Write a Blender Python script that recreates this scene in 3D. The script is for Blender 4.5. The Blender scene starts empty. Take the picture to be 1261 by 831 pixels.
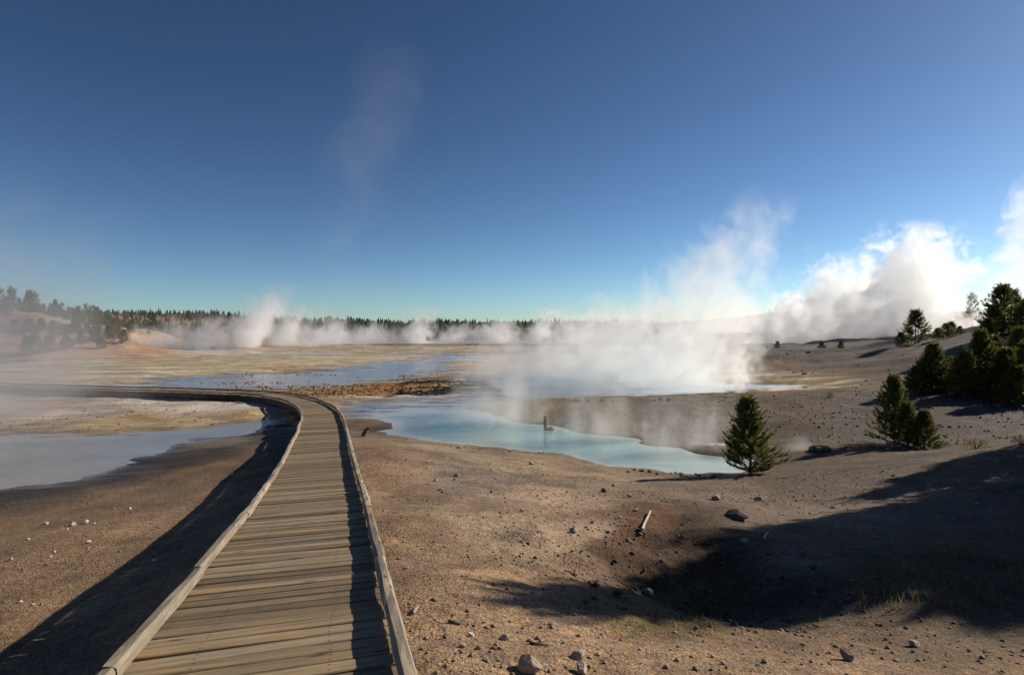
import bpy, math, random
import numpy as np
from mathutils import Vector, Matrix

# ------------------------------------------------------------------ camera, sky, sun, exposure
scene = bpy.context.scene
COL = scene.collection
H_EYE, FPX, CX, HOR = 4.2, 745.0, 630.5, 403.0      # eye height over the basin water, focal length in photo pixels

cam_data = bpy.data.cameras.new('camera')
cam_data.sensor_width = 36.0
cam_data.lens = 36.0 * FPX / 1261.0
cam_data.shift_y = -12.5 / 1261.0
cam_data.clip_start, cam_data.clip_end = 0.1, 12000
cam = bpy.data.objects.new('camera', cam_data)
cam.location = (0, 0, H_EYE)
cam.rotation_euler = (math.radians(90), 0, 0)
COL.objects.link(cam)
scene.camera = cam

SUN_AZ, SUN_EL = math.radians(65), math.radians(28)
SUN = Vector((math.sin(SUN_AZ) * math.cos(SUN_EL), math.cos(SUN_AZ) * math.cos(SUN_EL), math.sin(SUN_EL)))
world = bpy.data.worlds.new('World')
scene.world = world
world.use_nodes = True
wn, wl = world.node_tree.nodes, world.node_tree.links
wn.clear()
sky = wn.new('ShaderNodeTexSky')
sky.sky_type = 'NISHITA'
sky.sun_disc = False
sky.sun_elevation, sky.sun_rotation = SUN_EL, SUN_AZ
sky.altitude, sky.air_density, sky.dust_density, sky.ozone_density = 2300, 0.85, 1.6, 1.5
bg = wn.new('ShaderNodeBackground')
bg.inputs['Strength'].default_value = 0.05
wo = wn.new('ShaderNodeOutputWorld')
deep = wn.new('ShaderNodeGamma')                      # a deeper, clear high-altitude blue, the same all round
deep.inputs['Gamma'].default_value = 1.40
wl.new(sky.outputs[0], deep.inputs['Color'])
sat = wn.new('ShaderNodeHueSaturation')
sat.inputs['Saturation'].default_value = 0.97
wl.new(deep.outputs[0], sat.inputs['Color'])
tint = wn.new('ShaderNodeMix'); tint.data_type = 'RGBA'; tint.blend_type = 'MULTIPLY'   # the photo's cool white balance
tint.inputs[0].default_value = 1.0; tint.inputs[7].default_value = (.6225, .709, .705, 1)
wl.new(sat.outputs[0], tint.inputs[6])
wl.new(tint.outputs[2], bg.inputs['Color'])
wl.new(bg.outputs[0], wo.inputs['Surface'])

sd = bpy.data.lights.new('sun', 'SUN')
sd.energy, sd.angle, sd.color = 5.0, math.radians(0.55), (1.0, 0.89, 0.74)
sun = bpy.data.objects.new('sun', sd)
sun.rotation_euler = (-SUN).to_track_quat('-Z', 'Y').to_euler()
sun.location = (60, 30, 60)
COL.objects.link(sun)

scene.view_settings.view_transform = 'Standard'
scene.view_settings.look = 'None'
scene.view_settings.exposure = 0.32
scene.view_settings.gamma = 1.0
scene.view_settings.use_curve_mapping = False
scene.render.engine = 'CYCLES'
cy = scene.cycles
cy.use_denoising = True
cy.max_bounces, cy.diffuse_bounces, cy.glossy_bounces = 18, 2, 3
cy.transparent_max_bounces, cy.volume_bounces = 12, 18
cy.volume_step_rate, cy.volume_max_steps = 2.0, 256
cy.use_adaptive_sampling = True
cy.adaptive_threshold = 0.02

rng = np.random.default_rng(7)
random.seed(7)

# ------------------------------------------------------------------ noise, terrain
def _hash(ix, iy, seed):
    h = (ix.astype(np.int64) * 374761393 + iy.astype(np.int64) * 668265263 + seed * 974634777) & 0x7fffffff
    h = ((h ^ (h >> 13)) * 1274126177) & 0x7fffffff
    return ((h ^ (h >> 16)) & 0xffff) / 65535.0

def vnoise(x, y, seed=0):
    ix, iy = np.floor(x), np.floor(y)
    fx, fy = x - ix, y - iy
    fx = fx * fx * fx * (fx * (fx * 6 - 15) + 10)
    fy = fy * fy * fy * (fy * (fy * 6 - 15) + 10)
    a, b = _hash(ix, iy, seed), _hash(ix + 1, iy, seed)
    c, d = _hash(ix, iy + 1, seed), _hash(ix + 1, iy + 1, seed)
    return (a + (b - a) * fx) * (1 - fy) + (c + (d - c) * fx) * fy

def fbm(x, y, oct=4, seed=0, gain=0.5):
    s, a, t = 0.0, 1.0, 0.0
    for k in range(oct):
        s = s + a * (vnoise(x, y, seed + k * 17) - 0.5)
        t += a
        a *= gain
        x, y = x * 2.03 + 13.7, y * 2.03 - 7.1
    return s / t * 2.0                                  # about -1..1

def sstep(a, b, x):
    t = np.clip((x - a) / (b - a), 0, 1)
    return t * t * (3 - 2 * t)

def world_of(px, py, d):                               # a photo pixel at distance d
    return ((px - CX) / FPX * d, d, H_EYE - (py - HOR) / FPX * d)

def flat_d(py, z=0.0):
    return (H_EYE - z) * FPX / (py - HOR)

CP = []
def K(px, py, d): CP.append(world_of(px, py, d))
def W(px, py, z):
    d = flat_d(py, max(z, 0.0)); CP.append(((px - CX) / FPX * d, d, z))
def P(x, y, z): CP.append((x, y, z))

# right foreground bank and the hollow
for a in [(520,831,3.3),(720,831,3.6),(1000,831,3.8),(1261,831,4.0),(1600,831,4.0),(500,728,5.0),(650,740,5.2),(790,775,4.9),
          (850,738,6.2),(850,692,7.2),(850,650,8.5),(850,620,10.3),(850,597,13.5),(960,790,5.0),(1000,745,5.9),(1000,700,7.0),
          (1000,655,8.8),(1000,612,11.5),(1000,583,15.0),(1000,572,17.0),(1150,790,5.0),(1150,750,5.9),(1150,700,7.3),(1150,640,9.6),
          (1150,592,12.5),(1150,563,15.0),(1261,800,5.0),(1261,745,6.2),(1261,690,7.7),(1261,620,10.5),(1261,565,14.0),(1261,548,16.0),
          (600,600,12.4),(700,602,12.6),(600,660,7.9),(720,682,7.0),(470,580,13.2),(485,640,8.2),(620,566,17.2),(700,574,16.6),(790,586,16.0),
          (1500,700,8.0),(1500,570,13.0),(1700,500,16.0),(480,548,17.0)]:
    K(*a)
# beneath and left of the deck
for a in [(-2.4,3.2,1.75),(-3.6,3.6,0.95),(-5.2,4,.55),(-8,3,.5),(-1.2,1,2.2),(1,0,2.3),(4,0,2.2),(-5,0,.6),(-3.1,6.6,1.35),(-5.0,7.6,.55),(-4.2,10.5,1.0),
          (-5.2,14,.75),(-12,5,.5),(-20,4,.45),(12,3,2.2),(20,8,2.6),(26,16,4.0)]:
    P(*a)
for a in [(0,640,12.6),(0,700,9.5),(0,780,7.4),(100,831,6.6),(250,640,11.2),(330,582,15.4),(300,560,18.2),(150,620,13.5),(200,598,15.4),(-200,640,12.5),(-200,780,7.4)]:
    K(*a)
for a in [(0,600,0.0),(150,572,0.0),(250,546,0.02),(335,524,.04),(-200,630,0)]: W(*a)
for a in [(40,565,-.13),(150,552,-.12),(250,536,-.1),(330,523,-.06),(-150,580,-.15),(0,545,-.1),(200,542,-.13),(280,531,-.12),(320,525,-.12),(345,518,-.1),(100,545,-.12)]: W(*a)
for a in [(100,500,.12),(200,505,.12),(250,496,.14),(320,500,.14),(330,508,.1),(150,522,.07),(60,520,.05),(250,520,.07),(310,513,.08),(0,495,.05),(380,505,.1),(360,530,.15)]: W(*a)
# flats behind the deck, channels, bars
for a in [(300,471,-.08),(400,466,-.08),(470,458,-.09),(500,448,-.08),(555,441,-.06),(200,474,-.03),(250,472,-.12),(350,469,-.14),(330,462,-.08),(450,462,-.14),(430,471,-.07),(280,466,-.08),(520,452,-.12),(440,500,-.06),(500,505,-.07),(520,498,-.05),(580,482,.06),(610,486,.08),(600,478,.08),(570,473,.07),
          (430,486,.10),(480,477,.13),(550,467,.12),(410,489,.06),(300,455,.10),(400,449,.12),(200,461,.08),(100,466,.08),(100,450,.14),(0,456,.14),(60,445,.2),(-120,455,.14),(150,446,.14),(580,452,.08),(450,440,.12),(300,441,.08),(560,490,.05)]: W(*a)
# lower pool, its shores, the mound
for a in [(470,522,0),(530,545,0),(620,553,0),(700,562,0),(800,577,0),(880,584,0),(640,519,0),(720,534,0),(800,544,0),(880,553,0),(930,560,.05)]: W(*a)
for a in [(560,523,-.6),(600,530,-.6),(640,537,-.7),(680,542,-.7),(720,548,-.7),(760,554,-.7),(800,561,-.7),(840,567,-.7),(870,571,-.6),(740,544,-.5),(690,533,-.4)]: W(*a)
for a in [(660,512,.16),(720,524,.22),(800,536,.25),(880,545,.28),(700,508,.38),(868,549,.14),(890,552,.14)]: W(*a)
for a in [(700,491,31),(640,497,32),(850,490,30),(1000,487,29),(780,515,25.5),(850,520,24),(930,510,25.5),(1000,520,23.5),(1080,505,25.5),(1050,540,21),(985,556,19.2),(1180,545,19.5),(1180,512,24),(1120,489,28),
          (1261,505,25),(1200,482,29),(1261,472,31),(1400,480,30)]: K(*a)
# upper pool and the brown hill
for a in [(650,482,-.35),(800,480,-.35),(750,467,-.35),(850,470,-.3),(600,472,0),(640,460,.02),(760,455,.05),(900,468,.05)]: W(*a)
for a in [(945,482,38),(1000,472,45),(960,452,57),(1000,431,72),(930,427,75),(1060,424,76),(1100,425,70),(1100,450,50),(1180,418,60),(1180,455,42),(1261,402,52),(1261,440,38),(1450,370,52),(1320,395,52),(890,440,70)]: K(*a)
for a in [(15,100,.4),(40,100,.8),(70,105,2.5),(95,100,7),(30,125,.8)]: P(*a)
# far shore, right hillside, left hill, far ridges
for a in [(880,402,180),(970,385,205),(795,403,185),(845,400,200),(740,413,180),(1010,388,210),(1100,390,210),(1300,378,210),(900,418,150),(960,420,145)]: K(*a)
for x in (-110,-70,-30,0,25): P(x,120,.12); P(x,142,.35); P(x*1.2,175,.9); P(x*1.7,260,1.5); P(x*2.4,400,0.0)
for a in [(0,444,80),(0,405,100),(100,434,86),(100,399,112),(0,383,115),(150,406,120),(205,411,130),(225,423,130),(-150,375,115),(-150,440,80),(50,415,96),(160,420,110),(260,424,125)]: K(*a)
for px, row in [(-900,380),(-500,380),(-200,384),(0,386),(150,389),(250,386),(340,395),(420,399),(550,402),(700,402),(850,404),(1000,400),(1300,398),(1800,395),(2500,395)]:
    K(px, row, 700); K(px, 403, 1400); K(px, 403.2, 3000)

CP = np.array(CP, float)
def uvw(x, y):
    yy = np.maximum(y, -2.0) + 4.0
    return x / (yy + 0.25 * np.abs(x)) * 1.7, np.log(yy) * 1.25
_cu, _cv = uvw(CP[:, 0], CP[:, 1])
def _phi(r2): return np.sqrt(r2 + 0.0012)
_A = -_phi((_cu[:, None] - _cu[None]) ** 2 + (_cv[:, None] - _cv[None]) ** 2)
_n = len(CP)
_M = np.zeros((_n + 1, _n + 1)); _M[:_n, :_n] = _A + np.eye(_n) * 0.0012; _M[:_n, _n] = 1; _M[_n, :_n] = 1
_zt = np.append(CP[:, 2], 0.0)
_w = np.linalg.solve(_M, _zt)
def base_z(x, y):
    u, v = uvw(x, y)
    s = np.full(x.shape, _w[_n])
    for k in range(_n):
        s -= _w[k] * _phi((u - _cu[k]) ** 2 + (v - _cv[k]) ** 2)
    return s

def ground_z(x, y):
    x, y = np.asarray(x, float), np.asarray(y, float)
    z = base_z(x, y)
    bank = sstep(0.12, 0.5, z)                          # dry banks are rougher than the flats
    far = sstep(120, 400, y)
    rough = fbm(x * .55, y * .55, 4, 3) * .085 + fbm(x * 2.2, y * 2.2, 4, 9) * .032 + fbm(x * 9, y * 9, 2, 31) * .010
    hollow = np.exp(-(((x - 1.9) / 1.5) ** 2 + ((y - 6.9) / 1.6) ** 2))
    rough = rough * (1 + 2.2 * hollow) - .50 * np.exp(-(((x - 2.15) / 1.05) ** 2 + ((y - 6.9) / 1.15) ** 2)) + fbm(x * .2, y * .2, 4, 61) * .26 * sstep(22, 28, y) * sstep(2, 9, x)
    big = fbm(x * .12, y * .12, 4, 5) * (.6 + .9 * sstep(70, 110, y)) * sstep(28, 60, y) * sstep(.4, 1.5, z)
    flat = fbm(x * .16, y * .75, 6, 21) * .11 + fbm(x * .9, y * 2.2, 4, 41) * .045 + .03
    flat = flat * sstep(14, 21, y) * (1 - sstep(.15, .45, np.abs(z)))
    flat += .008 * fbm(x * 4, y * 6, 3, 43) + .04 * fbm(x * 1.3, y * 1.3, 4, 47) * sstep(13, 17, y)
    return z + rough * bank + flat * (1 - bank) + big + far * fbm(x * .01, y * .01, 4, 51) * 2.5

def hit(px, py, dmin=2.5, dmax=600):
    d = np.exp(np.linspace(math.log(dmin), math.log(dmax), 4000))
    X, Z = (px - CX) / FPX * d, H_EYE - (py - HOR) / FPX * d
    g = ground_z(X, d)
    k = np.argmax(g >= Z)
    if not (g >= Z).any(): k = len(d) - 1
    return Vector((X[k], d[k], g[k]))

def gz(x, y): return float(ground_z(np.array([x]), np.array([y]))[0])

# ------------------------------------------------------------------ node helper
class NT:
    def __init__(s, tree): s.t, s.n, s.l = tree, tree.nodes, tree.links
    def put(s, sock, v):
        if isinstance(v, bpy.types.NodeSocket): s.l.new(v, sock)
        else: sock.default_value = v
    def math(s, op, a, b=None, c=None, clamp=False):
        m = s.n.new('ShaderNodeMath'); m.operation = op; m.use_clamp = clamp
        for i, v in enumerate((a, b, c)):
            if v is not None: s.put(m.inputs[i], v)
        return m.outputs[0]
    def vmath(s, op, a, b=None):
        m = s.n.new('ShaderNodeVectorMath'); m.operation = op
        s.put(m.inputs[0], a)
        if b is not None: s.put(m.inputs['Scale'] if op == 'SCALE' else m.inputs[1], b)
        return m.outputs['Value'] if op in ('LENGTH', 'DOT_PRODUCT') else m.outputs[0]
    def noise(s, vec, scale, detail=4, rough=.5, dist=0.0):
        m = s.n.new('ShaderNodeTexNoise')
        s.put(m.inputs['Vector'], vec); s.put(m.inputs['Scale'], scale)
        m.inputs['Detail'].default_value = detail; m.inputs['Roughness'].default_value = rough; m.inputs['Distortion'].default_value = dist
        return m.outputs[0], m.outputs[1]
    def voro(s, vec, scale, feature='F1', rnd=1.0):
        m = s.n.new('ShaderNodeTexVoronoi'); m.feature = feature
        s.put(m.inputs['Vector'], vec); s.put(m.inputs['Scale'], scale); m.inputs['Randomness'].default_value = rnd
        return m.outputs
    def ramp(s, fac, stops):
        m = s.n.new('ShaderNodeValToRGB'); s.put(m.inputs[0], fac)
        e = m.color_ramp.elements
        while len(e) < len(stops): e.new(0.5)
        for k, (p, c) in enumerate(stops):
            e[k].position = p; e[k].color = (*c, 1) if len(c) == 3 else c
        return m.outputs[0]
    def rng(s, v, a, b, c, d, smooth=False):
        m = s.n.new('ShaderNodeMapRange'); m.clamp = True
        if smooth: m.interpolation_type = 'SMOOTHSTEP'
        for i, q in enumerate((v, a, b, c, d)): s.put(m.inputs[i], q)
        return m.outputs[0]
    def mix(s, fac, a, b, mode='MIX'):
        m = s.n.new('ShaderNodeMix'); m.data_type = 'RGBA'; m.blend_type = mode
        s.put(m.inputs[0], fac)
        s.put(m.inputs[6], a if isinstance(a, bpy.types.NodeSocket) or len(a) == 4 else (*a, 1))
        s.put(m.inputs[7], b if isinstance(b, bpy.types.NodeSocket) or len(b) == 4 else (*b, 1))
        return m.outputs[2]
    def map(s, vec, scale=(1, 1, 1), loc=(0, 0, 0), rot=(0, 0, 0)):
        m = s.n.new('ShaderNodeMapping'); s.put(m.inputs[0], vec)
        m.inputs['Scale'].default_value = scale; s.put(m.inputs['Location'], loc); m.inputs['Rotation'].default_value = rot
        return m.outputs[0]

def new_mat(name):
    m = bpy.data.materials.new(name); m.use_nodes = True
    m.node_tree.nodes.clear()
    k = NT(m.node_tree)
    out = k.n.new('ShaderNodeOutputMaterial')
    bs = k.n.new('ShaderNodeBsdfPrincipled')
    k.l.new(bs.outputs[0], out.inputs['Surface'])
    bs.inputs['Specular IOR Level'].default_value = 0.3
    return m, k, bs

def bump(k, bs, height, strength, dist, normal=None):
    b = k.n.new('ShaderNodeBump'); b.inputs['Strength'].default_value = strength; b.inputs['Distance'].default_value = dist
    k.put(b.inputs['Height'], height)
    if normal is not None: k.put(b.inputs['Normal'], normal)
    k.l.new(b.outputs[0], bs.inputs['Normal'])
    return b.outputs[0]

# ------------------------------------------------------------------ materials
def ground_material():
    m, k, bs = new_mat('sinter_gravel')
    at = k.n.new('ShaderNodeAttribute'); at.attribute_name = 'albedo'
    wt = k.n.new('ShaderNodeAttribute'); wt.attribute_name = 'wet'
    fl = k.n.new('ShaderNodeAttribute'); fl.attribute_name = 'flat'
    geo = k.n.new('ShaderNodeNewGeometry'); pos = geo.outputs['Position']
    n1, _ = k.noise(pos, 1.3, 6, .6)
    n0, _ = k.noise(pos, .28, 7, .62, .6)
    ck = k.voro(k.vmath('ADD', pos, k.vmath('SCALE', k.noise(pos, 2.2, 4, .6)[1], .5)), 1.6, 'DISTANCE_TO_EDGE')
    n2, _ = k.noise(pos, 9.0, 5, .65)
    n3, _ = k.noise(pos, 60.0, 3, .6)
    streak, _ = k.noise(k.map(pos, (.22, 1.1, 1)), 1.4, 6, .65, .4)
    v = k.voro(pos, 34.0); v2 = k.voro(pos, 95.0)
    f = k.math('MULTIPLY', k.rng(n1, .3, .7, .74, 1.22), k.rng(n0, .33, .67, .68, 1.25))
    crk = k.math('MULTIPLY', k.rng(ck['Distance'], .0, .035, 1, 0), k.rng(n0, .5, .62, 0, 1))
    f = k.math('MULTIPLY', f, k.rng(crk, 0, 1, 1.0, .72))
    f = k.math('MULTIPLY', f, k.rng(n2, .3, .7, .68, 1.3))
    f = k.math('MULTIPLY', f, k.rng(n3, .25, .75, .7, 1.3))
    dry = k.math('SUBTRACT', 1.0, wt.outputs['Fac'], clamp=True)
    f = k.math('MULTIPLY', f, k.rng(streak, .32, .68, k.rng(dry, 0, 1, .65, .85), k.rng(dry, 0, 1, 1.35, 1.12)))
    col = at.outputs['Color']
    for seed_, rgb, a_, b_, st_ in (((3, 1, 0), (.56, .53, .47), .52, .59, .85), ((17, 5, 0), (.26, .125, .045), .55, .60, .8), ((41, 9, 0), (.46, .38, .20), .54, .61, .7), ((29, 13, 0), (.12, .11, .10), .57, .63, .55)):
        q_, _ = k.noise(k.map(pos, (.10, .55, 1), seed_), 1.0, 9, .66, .8)
        col = k.mix(k.math('MULTIPLY', k.math('MULTIPLY', fl.outputs['Fac'], st_), k.rng(q_, a_, b_, 0, 1, True)), col, rgb)
    c = k.mix(1.0, col, f, 'MULTIPLY')
    hv = k.n.new('ShaderNodeHueSaturation'); k.put(hv.inputs['Color'], c)
    k.put(hv.inputs['Saturation'], k.rng(n2, .3, .7, .8, 1.2))
    cell = k.n.new('ShaderNodeSeparateColor'); k.put(cell.inputs[0], v['Color'])
    grain = k.rng(cell.outputs[0], 0, 1, .62, 1.4)
    c2 = k.mix(k.math('MULTIPLY', dry, .85), hv.outputs[0], k.mix(1.0, hv.outputs[0], grain, 'MULTIPLY'))
    k.put(bs.inputs['Base Color'], c2)
    k.put(bs.inputs['Roughness'], k.rng(k.math('ADD', wt.outputs['Fac'], k.math('MULTIPLY', k.math('SUBTRACT', streak, .5), 1.6)), .35, .85, .95, .16))
    bs.inputs['Specular IOR Level'].default_value = .25
    hgt = k.math('ADD', k.math('MULTIPLY', n2, 1.0), k.math('MULTIPLY', n3, .35))
    hgt = k.math('ADD', hgt, k.math('MULTIPLY', k.math('SUBTRACT', 1.0, v['Distance']), .35))
    hgt = k.math('ADD', hgt, k.math('MULTIPLY', v2['Distance'], -.15))
    hgt = k.math('MULTIPLY', hgt, k.rng(dry, 0, .7, .06, 1.0))
    bump(k, bs, hgt, .9, .035)
    return m

def water_material():
    m, k, bs = new_mat('milky_water')
    at = k.n.new('ShaderNodeAttribute'); at.attribute_name = 'albedo'
    pos = k.n.new('ShaderNodeNewGeometry').outputs['Position']
    n, _ = k.noise(k.map(pos, (.4, 1.0, 1)), .55, 5, .6)
    k.put(bs.inputs['Base Color'], k.mix(1.0, at.outputs['Color'], k.rng(n, .3, .7, .8, 1.2), 'MULTIPLY'))
    bs.inputs['Roughness'].default_value = .17
    bs.inputs['IOR'].default_value = 1.33
    bs.inputs['Specular IOR Level'].default_value = .5
    r, _ = k.noise(k.map(pos, (1, 1.6, 1)), 5.0, 3, .55)
    bump(k, bs, r, .35, .03)
    return m

def wood_material(name, base, dark, tint, gscale=1.0, screws=False):
    m, k, bs = new_mat(name)
    oi = k.n.new('ShaderNodeObjectInfo')
    tc = k.n.new('ShaderNodeTexCoord').outputs['Object']
    off = k.vmath('SCALE', k.n.new('ShaderNodeCombineXYZ').outputs[0], 1.0)
    cmb = k.n.new('ShaderNodeCombineXYZ')
    k.put(cmb.inputs[0], k.math('MULTIPLY', oi.outputs['Random'], 57.0)); k.put(cmb.inputs[1], k.math('MULTIPLY', oi.outputs['Random'], 31.0))
    p = k.vmath('ADD', tc, cmb.outputs[0])
    g, _ = k.noise(k.map(p, (1.3 * gscale, 26 * gscale, 26 * gscale)), 1.0, 6, .62, .5)
    fine, _ = k.noise(k.map(p, (5, 130, 130)), 1.0, 3, .6)
    blot, _ = k.noise(p, 2.6, 4, .55)
    kn = k.voro(k.map(p, (2.2, 8, 8)), 1.0)
    knot = k.rng(kn['Distance'], .06, .19, 1.0, 0.0, True)
    t = k.math('FRACT', k.math('MULTIPLY', oi.outputs['Random'], 7.31))
    c0 = k.mix(t, base, tint)
    c = k.mix(k.rng(g, .35, .72, 0, .85), c0, dark)
    c = k.mix(k.rng(blot, .38, .72, 0, .55), c, k.mix(.5, dark, (.26, .24, .21)))
    c = k.mix(k.math('MULTIPLY', knot, .8), c, (.035, .026, .018))
    if screws:
        sx = k.n.new('ShaderNodeSeparateXYZ'); k.put(sx.inputs[0], tc)
        ex = k.math('ABSOLUTE', k.math('SUBTRACT', k.math('ABSOLUTE', k.math('ADD', sx.outputs[0], k.math('MULTIPLY', k.math('SUBTRACT', oi.outputs['Random'], .5), .03))), .36))
        ey = k.math('SUBTRACT', k.math('ABSOLUTE', sx.outputs[1]), .036)
        dd = k.math('SQRT', k.math('ADD', k.math('MULTIPLY', ex, ex), k.math('MULTIPLY', ey, ey)))
        c = k.mix(k.rng(dd, .005, .009, .9, 0.0), c, (.02, .018, .016))
    val = k.math('MULTIPLY', k.rng(oi.outputs['Random'], 0, 1, .55, 1.3), k.rng(fine, .3, .7, .78, 1.18))
    c = k.mix(1.0, c, val, 'MULTIPLY')
    k.put(bs.inputs['Base Color'], c)
    bs.inputs['Roughness'].default_value = .72
    h = k.math('ADD', k.math('MULTIPLY', g, -1.0), k.math('MULTIPLY', fine, .4))
    bump(k, bs, h, .7, .006)
    return m

def rock_material(name, a, b):
    m, k, bs = new_mat(name)
    oi = k.n.new('ShaderNodeObjectInfo')
    tc = k.n.new('ShaderNodeNewGeometry').outputs['Position']
    n, _ = k.noise(tc, 7.0, 6, .65); n2, _ = k.noise(tc, 45.0, 4, .6)
    c = k.mix(k.rng(n, .3, .7, 0, 1), a, b)
    c = k.mix(1.0, c, k.math('MULTIPLY', k.rng(n2, .3, .7, .7, 1.25), k.rng(oi.outputs['Random'], 0, 1, .75, 1.2)), 'MULTIPLY')
    k.put(bs.inputs['Base Color'], c); bs.inputs['Roughness'].default_value = .92
    bump(k, bs, k.math('ADD', n, k.math('MULTIPLY', n2, .4)), .8, .03)
    return m

def leaf_material(name, a, b):
    m, k, bs = new_mat(name)
    pos = k.n.new('ShaderNodeNewGeometry').outputs['Position']
    n, _ = k.noise(pos, 3.0, 3, .6)
    n2, _ = k.noise(pos, 40.0, 1, .5)
    c = k.mix(k.rng(k.math('ADD', k.math('MULTIPLY', n, .6), k.math('MULTIPLY', n2, .4)), .35, .65, 0, 1), a, b)
    k.put(bs.inputs['Base Color'], c); bs.inputs['Roughness'].default_value = .6
    tr = k.n.new('ShaderNodeBsdfTranslucent'); k.put(tr.inputs[0], c)
    ms = k.n.new('ShaderNodeMixShader'); ms.inputs[0].default_value = .4
    out = [n for n in k.n if n.type == 'OUTPUT_MATERIAL'][0]
    k.l.new(bs.outputs[0], ms.inputs[1]); k.l.new(tr.outputs[0], ms.inputs[2]); k.l.new(ms.outputs[0], out.inputs['Surface'])
    return m

def bark_material():
    m, k, bs = new_mat('bark')
    pos = k.n.new('ShaderNodeNewGeometry').outputs['Position']
    n, _ = k.noise(k.map(pos, (12, 12, 4)), 2.0, 4, .6)
    k.put(bs.inputs['Base Color'], k.mix(n, (.06, .045, .032), (.17, .14, .11))); bs.inputs['Roughness'].default_value = .9
    bump(k, bs, n, .8, .02)
    return m

M = {
    'ground': ground_material(), 'water': water_material(),
    'plank': wood_material('weathered_plank', (.335, .23, .118), (.095, .068, .038), (.285, .22, .14), 1.0, True),
    'kerb': wood_material('weathered_beam', (.42, .335, .235), (.12, .09, .06), (.37, .31, .23), .8),
    'dark_wood': wood_material('old_timber', (.13, .10, .07), (.05, .04, .03), (.11, .09, .065)),
    'stick': wood_material('bleached_wood', (.52, .47, .40), (.25, .21, .17), (.48, .43, .37), 2.0),
    'rock_pale': rock_material('pale_rock', (.44, .38, .31), (.27, .21, .165)),
    'rock_white': rock_material('white_sinter_rock', (.62, .58, .51), (.42, .36, .30)),
    'rock_dark': rock_material('dark_rock', (.14, .12, .10), (.075, .062, .052)),
    'pebble': rock_material('gravel_pebbles', (.36, .28, .20), (.20, .15, .105)),
    'rust': rock_material('rusty_mat', (.32, .165, .055), (.19, .09, .03)),
    'needle': leaf_material('pine_needles', (.085, .098, .018), (.19, .178, .032)),
    'needle_far': leaf_material('far_pine_needles', (.030, .042, .018), (.060, .072, .026)),
    'shrub': leaf_material('shrub_leaves', (.10, .095, .022), (.20, .17, .045)),
    'dry_grass': leaf_material('dry_grass_blades', (.13, .10, .045), (.20, .155, .08)),
    'bark': bark_material(),
}

# ------------------------------------------------------------------ object helpers
def link(name, me, mat=None, parent=None):
    o = bpy.data.objects.new(name, me)
    COL.objects.link(o)
    if mat and me and not me.materials: me.materials.append(mat)
    if parent: o.parent = parent
    return o

def tag(o, label=None, cat=None, group=None, kind=None):
    if label: o['label'] = label
    if cat: o['category'] = cat
    if group: o['group'] = group
    if kind: o['kind'] = kind
    return o

def empty(name, loc, label, cat, group=None):
    o = bpy.data.objects.new(name, None); o.location = loc; o.empty_display_size = .2
    COL.objects.link(o)
    return tag(o, label, cat, group)

def mesh_np(name, v, f, smooth=False):
    """v (n,3), f (m,k): all faces with the same number of corners"""
    v, f = np.asarray(v, np.float32), np.asarray(f, np.int32)
    me = bpy.data.meshes.new(name)
    me.vertices.add(len(v)); me.vertices.foreach_set('co', v.ravel())
    me.loops.add(f.size); me.loops.foreach_set('vertex_index', f.ravel())
    me.polygons.add(len(f)); me.polygons.foreach_set('loop_start', np.arange(0, f.size, f.shape[1], dtype=np.int32))
    if smooth: me.polygons.foreach_set('use_smooth', np.ones(len(f), bool))
    me.update(calc_edges=True); me.validate()
    return me

def set_attr(me, name, data, kind):
    a = me.attributes.new(name, kind, 'POINT')
    if kind == 'FLOAT': a.data.foreach_set('value', np.asarray(data, np.float32).ravel())
    else:
        c = np.ones((len(data), 4), np.float32); c[:, :3] = data
        a.data.foreach_set('color', c.ravel())

# ------------------------------------------------------------------ mineral colours of the ground (patch by patch; hollow and right slopes carry shade too)
CC = []
def C(px, py, rgb, wet=0.0, d=None):
    p = hit(px, py) if d is None else Vector(world_of(px, py, d)); CC.append((p.x, p.y, *rgb, wet))
BR, TAN, PINK, GREY = (.30, .215, .135), (.37, .29, .20), (.37, .25, .165), (.29, .255, .225)
DARKB, OCH, SUL, WHT = (.10, .075, .05), (.36, .25, .115), (.42, .37, .245), (.58, .53, .46)
LIL, ORG, WETG, RUST = (.27, .26, .265), (.27, .15, .055), (.20, .19, .18), (.20, .10, .045)
for p in [(520,800),(600,790),(560,720),(640,720),(500,650),(700,800),(900,815),(1050,815),(480,600)]: C(*p, (.31, .218, .14))
for p in [(620,640),(690,660),(700,620),(640,610),(740,650)]: C(*p, (.50,.38,.27))
for p in [(540,570),(580,585),(540,600)]: C(*p, (.255,.205,.165))
for p in [(450,560),(448,590),(470,575)]: C(*p, PINK)
for p in [(500,560),(560,560),(650,575),(760,590)]: C(*p, (.35,.27,.185))
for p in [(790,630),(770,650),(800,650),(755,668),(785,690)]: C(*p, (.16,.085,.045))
for p in [(830,660),(860,690),(820,700),(845,640),(880,665),(800,715),(860,715),(835,680)]: C(*p, (.085,.06,.04))  # dark soil of the steep pit, its shade put into the colour
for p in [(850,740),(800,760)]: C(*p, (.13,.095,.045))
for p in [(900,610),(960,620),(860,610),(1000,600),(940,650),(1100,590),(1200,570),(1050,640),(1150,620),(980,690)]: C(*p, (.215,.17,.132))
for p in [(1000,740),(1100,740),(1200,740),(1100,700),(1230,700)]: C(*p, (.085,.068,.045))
for p in [(1100,800),(1200,810),(1000,800)]: C(*p, (.24,.165,.105))
for p in [(440,525),(470,528)]: C(*p, (.13,.095,.065), .3)
for p in [(30,760),(100,700),(60,690),(150,660),(0,720),(200,640),(30,670),(150,800),(250,700)]: C(*p, (.31,.215,.135))
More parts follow.
